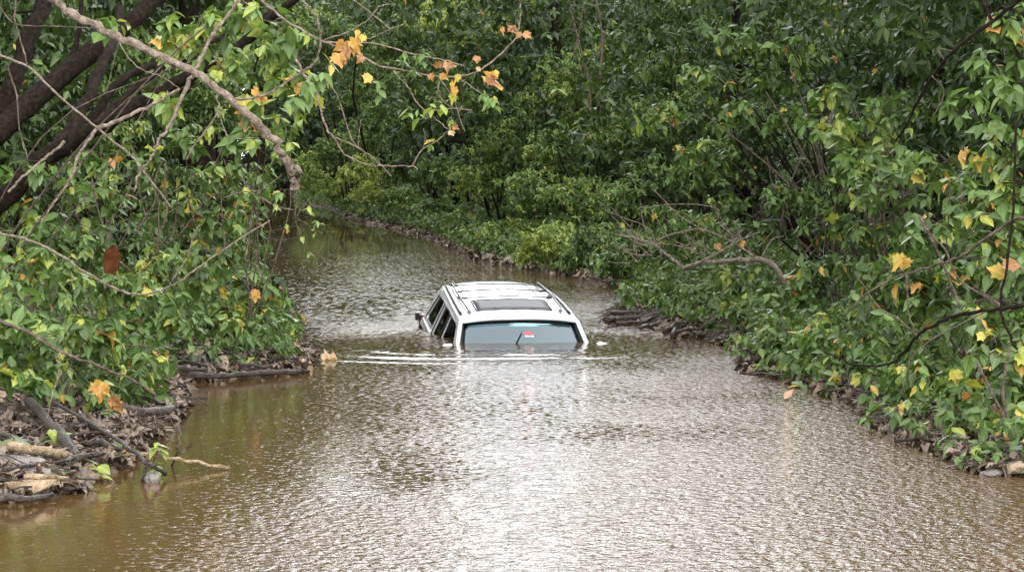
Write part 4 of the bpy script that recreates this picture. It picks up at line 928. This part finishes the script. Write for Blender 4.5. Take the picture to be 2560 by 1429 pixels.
# rounded edges around the roof, gutter
for s_ in (-1, 1):
    t = Tubes(); t.add([Vector((s_*(roof_w(y)), y, roof_z(y)-.008)) for y in np.linspace(YF-.01, YR-.02, 9)], .022, .022, sides=10, n=3); t.build('roof_edge', M['paint'], car)
    t = Tubes(); t.add([Vector((s_*(roof_w(y)-.035), y, roof_z(y)+.022)) for y in np.linspace(.92, YR-.10, 8)], .017, .017, sides=8, n=3); t.build('gutter_trim', M['black_trim'], car)
t = Tubes(); t.add([roofp(u, 0, -.012) for u in np.linspace(-1, 1, 9)], .018, .018, sides=8, n=3); t.build('windshield_header', M['paint'], car)
def gx(y, z, s_, o=0):
    k = (z-1.14)/(1.60-1.14); k = max(-.1, min(1.02, k))
    return s_*((.885-.015*max(0,(y-1.5)/1.7)**2-.02*max(0,.4-y)/.4)*(1-k)+(roof_w(max(YF,min(YR,y)))+.012)*k+o)
def panel(name, outer, holes, m, s_, thick=.03, off=0, o=0, parent=None):
    loops_ = [outer]+holes
    tri = tessellate_polygon([[Vector((a, b_, 0)) for a, b_ in l] for l in loops_])
    flat = [p for l in loops_ for p in l]
    V = [(gx(a, b_, s_, o), a, b_) for a, b_ in flat]
    Fc = []
    for a, b_, c_ in tri:
        n = (Vector(V[b_])-Vector(V[a])).cross(Vector(V[c_])-Vector(V[a]))
        Fc.append((a, b_, c_) if n.x*s_ > 0 else (c_, b_, a))
    return cobj(name, V, Fc, m, parent, thick=thick, off=off, smooth=False)
FG = [(.16,1.165),(.66,1.53),(.74,1.555),(1.36,1.565),(1.42,1.165)]
RG = [(1.50,1.165),(1.45,1.565),(2.10,1.565),(2.16,1.165)]
QG = [(2.30,1.215),(2.21,1.56),(2.86,1.545),(2.93,1.50),(3.08,1.25),(3.04,1.215)]
for s_ in (-1, 1):
    outer = [(-.10,1.10),(.58,1.60)]+[(y, roof_z(y)-.012) for y in np.linspace(.75, 3.0, 8)]+[(3.08,1.58),(3.30,1.12),(3.32,1.10)]
    fr = panel('side_frame', outer, [FG, RG, QG], 'paint', s_)
    for nm, poly, mt in (('door_window', FG, 'side_glass'), ('door_window', RG, 'side_glass'), ('quarter_window', QG, 'side_glass')):
        if s_ < 0 and poly is FG: continue            # open window on the side facing us
        panel(nm, poly, [], mt, s_, thick=.004, o=-.012)
    # black pillar cover between the doors and window rubbers
    panel('pillar_cover', [(1.425,1.165),(1.365,1.565),(1.445,1.565),(1.495,1.165)], [], 'black_trim', s_, thick=.008, o=.018)
    for poly in (FG, RG, QG):
        t = Tubes(); pp = [Vector((gx(a, b_, s_, .012), a, b_)) for a, b_ in poly+[poly[0]]]
        for a, b_ in zip(pp[:-1], pp[1:]): t.add([a, b_], .008, .008, sides=5, n=1)
        t.build('window_rubber', M['black_trim'], car)
    # belt moulding
    t = Tubes(); t.add([Vector((gx(y, 1.15, s_, .014), y, z)) for y, z in ((.02,1.15),(1,1.15),(2.2,1.152),(2.3,1.19),(3.1,1.20))], .014, .014, sides=6, n=4); t.build('belt_moulding', M['paint'], car)
    # A pillar
    t = Tubes(); t.add([Vector((s_*.845,-.08,1.11)), Vector((s_*.775,.27,1.37)), Vector((s_*.70,.60,1.605))], .030, .027, sides=10, n=5); t.build('windshield_pillar', M['paint'], car)
    # roof rail with feet
    rl = Tubes(); rl.add([Vector((s_*.555,.94,1.662)), Vector((s_*.562,1.02,1.69)), Vector((s_*.572,1.2,1.702)), Vector((s_*.572,2.0,1.712)), Vector((s_*.55,2.75,1.70)), Vector((s_*.545,2.85,1.66))], .013, .013, sides=8, n=5)
    rail = rl.build('roof_rail', M['rail_grey'], car)
    for yy in (.95, 1.9, 2.83):
        bm = bmesh.new(); bmesh.ops.create_cube(bm, size=1)
        for v in bm.verts: v.co = Vector((v.co.x*.045*(1 if v.co.z < 0 else .6), v.co.y*(.09 if v.co.z < 0 else .05), v.co.z*.035))+Vector((s_*.555, yy, 1.680))
        bmesh.ops.bevel(bm, geom=bm.edges[:], offset=.006, segments=2)
        me = bpy.data.meshes.new('rail_foot'); bm.to_mesh(me); bm.free(); link('rail_foot', me, M['rail_grey'], rail)
# crossbars
for yy in (1.74, 2.22, 2.66):
    t = Tubes(); t.add([Vector((-.53,yy,1.698)), Vector((0,yy-.02,1.722)), Vector((.53,yy,1.698))], .0085, .0085, sides=8, n=6)
    cb = t.build('crossbar', M['rail_grey'], car)
    for s_ in (-1,1):
        t = Tubes(); t.add([Vector((s_*.49,yy-.02,1.698)), Vector((s_*.565,yy+.01,1.694))], .015, .012, sides=8, n=1); t.build('bar_clamp', M['black_trim'], cb)
# roof grooves
for u0 in (-.62, .62, -.02):
    t = Tubes(); t.add([roofp(u0, v_, .003) for v_ in np.linspace(.48 if abs(u0) > .1 else .66, .93, 8)], .0055, .0055, sides=5, n=2); t.build('roof_seam', M['seam'], car)
# sunroof
def sr(u, v, lift): return roofp(u*.66-.0, .165+.23*v, lift)
cgrid('sunroof_glass', lambda u, v: sr(u*.96, .06+.88*v, .006), 14, 6, 'roof_glass', thick=.004)
t = Tubes(); loop = [(-1,0),(-.5,0),(0,0),(.5,0),(1,0),(1,.5),(1,1),(.5,1),(0,1),(-.5,1),(-1,1),(-1,.5),(-1,0)]
for a, b_ in zip(loop[:-1], loop[1:]): t.add([sr(*a, .006), sr(*b_, .006)], .011, .011, sides=6, n=3)
t.build('sunroof_frame', M['rail_grey'], car)
cgrid('sunroof_shade', lambda u, v: sr(u*.95, .05+.9*v, -.012), 8, 4, 'seam')
# windshield
def wsh(u, v, o=0):
    hw = .805*(1-v)+.665*v
    return Vector((u*hw, -.16+(.755)*v+.085*u*u*(1-.35*v)-o*.6, 1.10+.51*v-.015*u*u+.055*(1-u*u)*(1-v*.2)*.6+o*.8-.01))
cgrid('windshield', lambda u, v: wsh(u, v), 20, 10, 'windshield', thick=.004)
cgrid('dark_reflection_band', lambda u, v: wsh(u*.985, .72+.265*v+.10*(1-v)*u*u, -.008), 20, 3, 'black_trim')  # black strip painted in for reflected trees and dim cabin along the top
t = Tubes()
for a, b_ in (((-1,0),(-1,1)), ((1,0),(1,1)), ((-1,1),(1,1))):
    t.add([wsh(a[0]+(b_[0]-a[0])*k/6, a[1]+(b_[1]-a[1])*k/6, .003) for k in range(7)], .019, .019, sides=6, n=2)
t.build('windshield_rubber', M['black_trim'], car)
# wiper
w0, w1 = wsh(-.25, .30, .02), wsh(.01, .76, .02)
t = Tubes(); t.add([w0, w0.lerp(w1,.5)+Vector((0,0,.006)), w1], 0.009, .005, sides=6, n=4); wp = t.build('wiper', M['black_trim'], car)
# rear-view mirror
t = Tubes(); c_ = wsh(.0, .88, -.06); t.add([c_+Vector((-.13,0,0)), c_+Vector((-.10,0,-.005)), c_+Vector((.10,0,-.005)), c_+Vector((.13,0,0))], 0, 0, radii=[.012,.028,.028,.012], sides=10, n=3); t.build('rear_view_mirror', M['black_trim'], car)
# red and white sticker inside the glass, upper middle
m, nt, out = mat('sticker'); tc = N(nt, 'ShaderNodeTexCoord'); sp = N(nt, 'ShaderNodeSeparateXYZ'); nt.links.new(tc.outputs['Object'], sp.inputs[0])
p = N(nt, 'ShaderNodeBsdfPrincipled'); p.inputs['Base Color'].default_value = (.75,.10,.14,1); nt.links.new(p.outputs[0], out.inputs[0]); M['sticker_red'] = m
M['sticker_white'] = simple('sticker_white', (.85,.85,.88), .6)
def strip(name, u0, u1, v0, v1, m, n=4):
    V = []; 
    for i in range(n+1):
        u_ = u0+(u1-u0)*i/n; V += [wsh(u_, v0, .006), wsh(u_, v1, .006)]
    return cobj(name, V, [(2*i, 2*i+2, 2*i+3, 2*i+1) for i in range(n)], m)
st_ = strip('sticker', .05, .20, .72, .755, 'sticker_red')
for a, b_, c0, d0 in ((.07,.10,.755,.78),(.12,.15,.755,.785)):
    V = [wsh(a,c0,.006),wsh(b_,c0,.006),wsh(b_,d0,.006),wsh(a,d0,.006)]; cobj('sticker_mark', V, [(0,1,2,3)], 'sticker_red', st_)
for a, b_ in ((.05,.065),(.075,.085),(.095,.115),(.125,.135),(.15,.17),(.18,.20)):
    V = [wsh(a,.68,.007),wsh(b_,.68,.007),wsh(b_,.712,.007),wsh(a,.712,.007)]; cobj('sticker_mark', V, [(0,1,2,3)], 'sticker_white', st_)
# lower body (mostly under water)
def sect(y):
    f_ = max(0, (-y-.9)/.5)*.10; r_ = max(0, (y-3.0)/.45)*.10
    top = 1.10 if y > -.2 else 1.06-.06*((-y-.2)/1.1)
    w = .885-f_-r_
    return [(w, top), (w+.03, top-.10), (w+.045, .80), (w+.03, .50), (w-.03, .30)]
ys_ = [-1.42,-1.3,-1.1,-.8,-.5,-.2,.0,.5,1,1.5,2,2.5,3.0,3.2,3.36,3.42]
V, Fc = [], []
for y in ys_:
    s5 = sect(y); V += [(x, y, z) for x, z in s5]+[(-x, y, z) for x, z in s5[::-1]]
for i in range(len(ys_)-1):
    for j in range(9):
        a = i*10+j; Fc.append((a, a+1, a+11, a+10))
    if ys_[i+1] <= .01: Fc.append((i*10, i*10+10, i*10+19, i*10+9))
Fc.append(tuple(range(9, -1, -1))); Fc.append(tuple((len(ys_)-1)*10+j for j in range(10)))
cobj('body', V, Fc, 'paint', smooth=True, thick=.02, off=-1)
# tailgate with window
def tg(u, v): return Vector((u*(.86*(1-v)+.64*v), 3.40-.30*v+.03*(1-u*u), 1.08+.52*v))
cgrid('tailgate', lambda u, v: tg(u, v*.12), 12, 2, 'paint', thick=.02); cgrid('rear_window', lambda u, v: tg(u*.92, .12+.78*v), 12, 5, 'side_glass', thick=.004)
cgrid('tailgate_header', lambda u, v: tg(u, .88+.14*v), 12, 2, 'paint', thick=.02)
for s_ in (-1,1):
    cobj('rear_pillar', [tg(s_*a, v_)+Vector((0,.004,0)) for v_ in (.1,.5,.92) for a in (.90,1.02)], [(0,1,3,2),(2,3,5,4)], 'paint', thick=.02)
    bm = bmesh.new(); bmesh.ops.create_cube(bm, size=1)
    for v in bm.verts: v.co = Vector((v.co.x*.07, v.co.y*.14, v.co.z*.22))+Vector((s_*.865, 3.36, 1.10))
    bmesh.ops.bevel(bm, geom=bm.edges[:], offset=.02, segments=3); me = bpy.data.meshes.new('tail_light'); bm.to_mesh(me); bm.free(); link('tail_light', me, M['red_lens'], car)
    # door mirror: rounded shell + arm
    bm = bmesh.new(); bmesh.ops.create_uvsphere(bm, u_segments=18, v_segments=12, radius=1)
    for v in bm.verts:
        x, y, z = v.co; v.co = Vector((abs(x)**.75*math.copysign(1,x)*.092, max(-.07, y*.085 if y < 0 else y*.03), abs(z)**.8*math.copysign(1,z)*.075))
    me = bpy.data.meshes.new('door_mirror'); bm.to_mesh(me); bm.free()
    for p_ in me.polygons: p_.use_smooth = True
    mo = link('door_mirror', me, M['paint'], car); mo.location = (s_*.915, .10, 1.372); mo.rotation_euler = (0, s_*.08, -s_*.12)
    t = Tubes(); t.add([Vector((-s_*.06,.02,-.02)), Vector((-s_*.16,.05,-.05))], .022, .03, sides=8, n=2); t.build('mirror_arm', M['black_trim'], mo)
    # door handles at the waterline
    for yy in (1.28, 2.05):
        t = Tubes(); t.add([Vector((s_*.925,yy,1.02)), Vector((s_*.945,yy+.06,1.025)), Vector((s_*.925,yy+.13,1.02))], .010, .010, sides=6, n=3); t.build('door_handle', M['paint'], car)
# black bracket on the rear corner, as in the photo
bm = bmesh.new(); bmesh.ops.create_cube(bm, size=1)
for v in bm.verts: v.co = Vector((v.co.x*.09, v.co.y*.06, v.co.z*.10))+Vector((-.90, 3.42, 1.17))
bmesh.ops.bevel(bm, geom=bm.edges[:], offset=.015, segments=2); me = bpy.data.meshes.new('rear_bracket'); bm.to_mesh(me); bm.free(); link('rear_bracket', me, M['black_trim'], car)
# cabin: seats, steering wheel, headliner, dashboard
cgrid('headliner', lambda u, v: roofp(u*.96, .03+.94*v, -.05), 8, 8, 'cabin')
for sx_ in (-.40, .40):
    for yy in (1.15, 2.05):
        t = Tubes(); t.add([Vector((sx_,yy-.05,.75)), Vector((sx_,yy+.03,1.05)), Vector((sx_,yy+.12,1.33))], 0, 0, radii=[.24,.25,.17], sides=10, n=4)
        se = t.build('seat', M['cabin'], car)
        t = Tubes(); t.add([Vector((sx_-.10,yy+.13,1.42)), Vector((sx_+.10,yy+.13,1.42))], 0, 0, radii=[.05,.075,.075,.05], sides=10, n=3); t.build('headrest', M['cabin'], se)
t = Tubes(); pr = [Vector((-.40+.18*math.cos(a), .52+.06*math.sin(a), 1.30+.17*math.sin(a))) for a in np.linspace(0, 2*PI, 17)]
t.add(pr, .014, .014, sides=6, n=1); t.build('steering_wheel', M['rail_grey'], car)
cgrid('dashboard', lambda u, v: Vector((u*.76, .02+.42*v, 1.10+.06*math.sin(v*PI))), 8, 4, 'cabin')
cgrid('cabin_floor', lambda u, v: Vector((u*.84, .0+3.2*v, .55)), 6, 6, 'cabin')
# pose: nose down in the river
TILT, YAW = math.radians(6.9), math.radians(8.0)
R_ = Matrix.Rotation(YAW, 4, 'Z') @ Matrix.Rotation(TILT, 4, 'X')
want = Vector((.085, 30.8, .285)); loc = want - (R_ @ Vector((0, .60, 1.66)))
car.matrix_world = Matrix.Translation(loc) @ R_

# ------------------------------------------------------------------ camera, light, world
cam = bpy.data.cameras.new('camera'); co = bpy.data.objects.new('camera', cam); COL.objects.link(co)
cam.sensor_width = 36; cam.lens = F/2560*36; cam.clip_end = 1500; cam.clip_start = .1
co.location = (0, 0, H); co.rotation_euler = (PI/2-PITCH, 0, 0)
sc.camera = co
wd = bpy.data.worlds.new('World'); sc.world = wd; wd.use_nodes = True
nt = wd.node_tree; nt.nodes.clear()
CLOUD = 10
SUN_EL, SUN_ROT = math.radians(52), math.radians(140)
sky = N(nt, 'ShaderNodeTexSky', sky_type='NISHITA'); sky.sun_disc = False; sky.sun_elevation = SUN_EL; sky.sun_rotation = SUN_ROT
sky.air_density = 1.0; sky.dust_density = 2.5; sky.ozone_density = 1.0
hs = N(nt, 'ShaderNodeHueSaturation', Saturation=.30)
bg = N(nt, 'ShaderNodeBackground'); bg.inputs[1].default_value = .15
ow = N(nt, 'ShaderNodeOutputWorld')
# overcast: the sky seen through an even bright cloud deck
tcw = N(nt, 'ShaderNodeTexCoord'); cn = N(nt, 'ShaderNodeTexNoise', Scale=2.2, Detail=5); nt.links.new(tcw.outputs['Generated'], cn.inputs['Vector'])
cl = ramp(nt, [(.3, (.80,.81,.85)), (.7, (.99,.99,1.0))]); nt.links.new(cn.outputs['Fac'], cl.inputs[0])
cm = N(nt, 'ShaderNodeVectorMath', operation='SCALE'); 
sz_ = N(nt, 'ShaderNodeSeparateXYZ'); nt.links.new(tcw.outputs['Generated'], sz_.inputs[0])
g1 = N(nt, 'ShaderNodeMath', operation='SUBTRACT'); g1.inputs[0].default_value = 1; g1.use_clamp = True; nt.links.new(sz_.outputs[2], g1.inputs[1])
g2 = N(nt, 'ShaderNodeMath', operation='POWER'); g2.inputs[1].default_value = 1.2; nt.links.new(g1.outputs[0], g2.inputs[0])
g3 = N(nt, 'ShaderNodeMath', operation='MULTIPLY_ADD'); g3.inputs[1].default_value = CLOUD*1.9; g3.inputs[2].default_value = CLOUD*.50; nt.links.new(g2.outputs[0], g3.inputs[0])
# thinner, brighter cloud downstream of the view
g4 = N(nt, 'ShaderNodeMath', operation='MAXIMUM'); g4.inputs[1].default_value = 0; nt.links.new(sz_.outputs[1], g4.inputs[0])
g5 = N(nt, 'ShaderNodeMath', operation='POWER'); g5.inputs[1].default_value = 3; nt.links.new(g4.outputs[0], g5.inputs[0])
g6 = N(nt, 'ShaderNodeMath', operation='MULTIPLY_ADD'); g6.inputs[1].default_value = 1.1; g6.inputs[2].default_value = .88; nt.links.new(g5.outputs[0], g6.inputs[0])
g7 = N(nt, 'ShaderNodeMath', operation='MULTIPLY'); nt.links.new(g3.outputs[0], g7.inputs[0]); nt.links.new(g6.outputs[0], g7.inputs[1]); nt.links.new(g7.outputs[0], cm.inputs['Scale'])
nt.links.new(cl.outputs[0], cm.inputs[0])
mxw = N(nt, 'ShaderNodeMix', data_type='RGBA'); mxw.inputs[0].default_value = .7
nt.links.new(sky.outputs[0], hs.inputs['Color']); nt.links.new(hs.outputs[0], mxw.inputs[6]); nt.links.new(cm.outputs[0], mxw.inputs[7]); nt.links.new(mxw.outputs[2], bg.inputs[0]); nt.links.new(bg.outputs[0], ow.inputs[0])
sl = bpy.data.lights.new('sun', 'SUN'); sl.energy = 1.1; sl.angle = math.radians(30); sl.color = (1, .97, .92)
so = bpy.data.objects.new('sun', sl); COL.objects.link(so)
# sky rotation is clockwise from +Y seen from above
sd = Vector((math.sin(SUN_ROT)*math.cos(SUN_EL), math.cos(SUN_ROT)*math.cos(SUN_EL), math.sin(SUN_EL)))
so.rotation_euler = sd.to_track_quat('Z', 'Y').to_euler()
sc.view_settings.view_transform = 'Standard'; sc.view_settings.look = 'None'
sc.view_settings.exposure = 1.18; sc.view_settings.gamma = 1
try: sc.cycles.max_bounces = 8; sc.cycles.transparent_max_bounces = 12
except Exception: pass
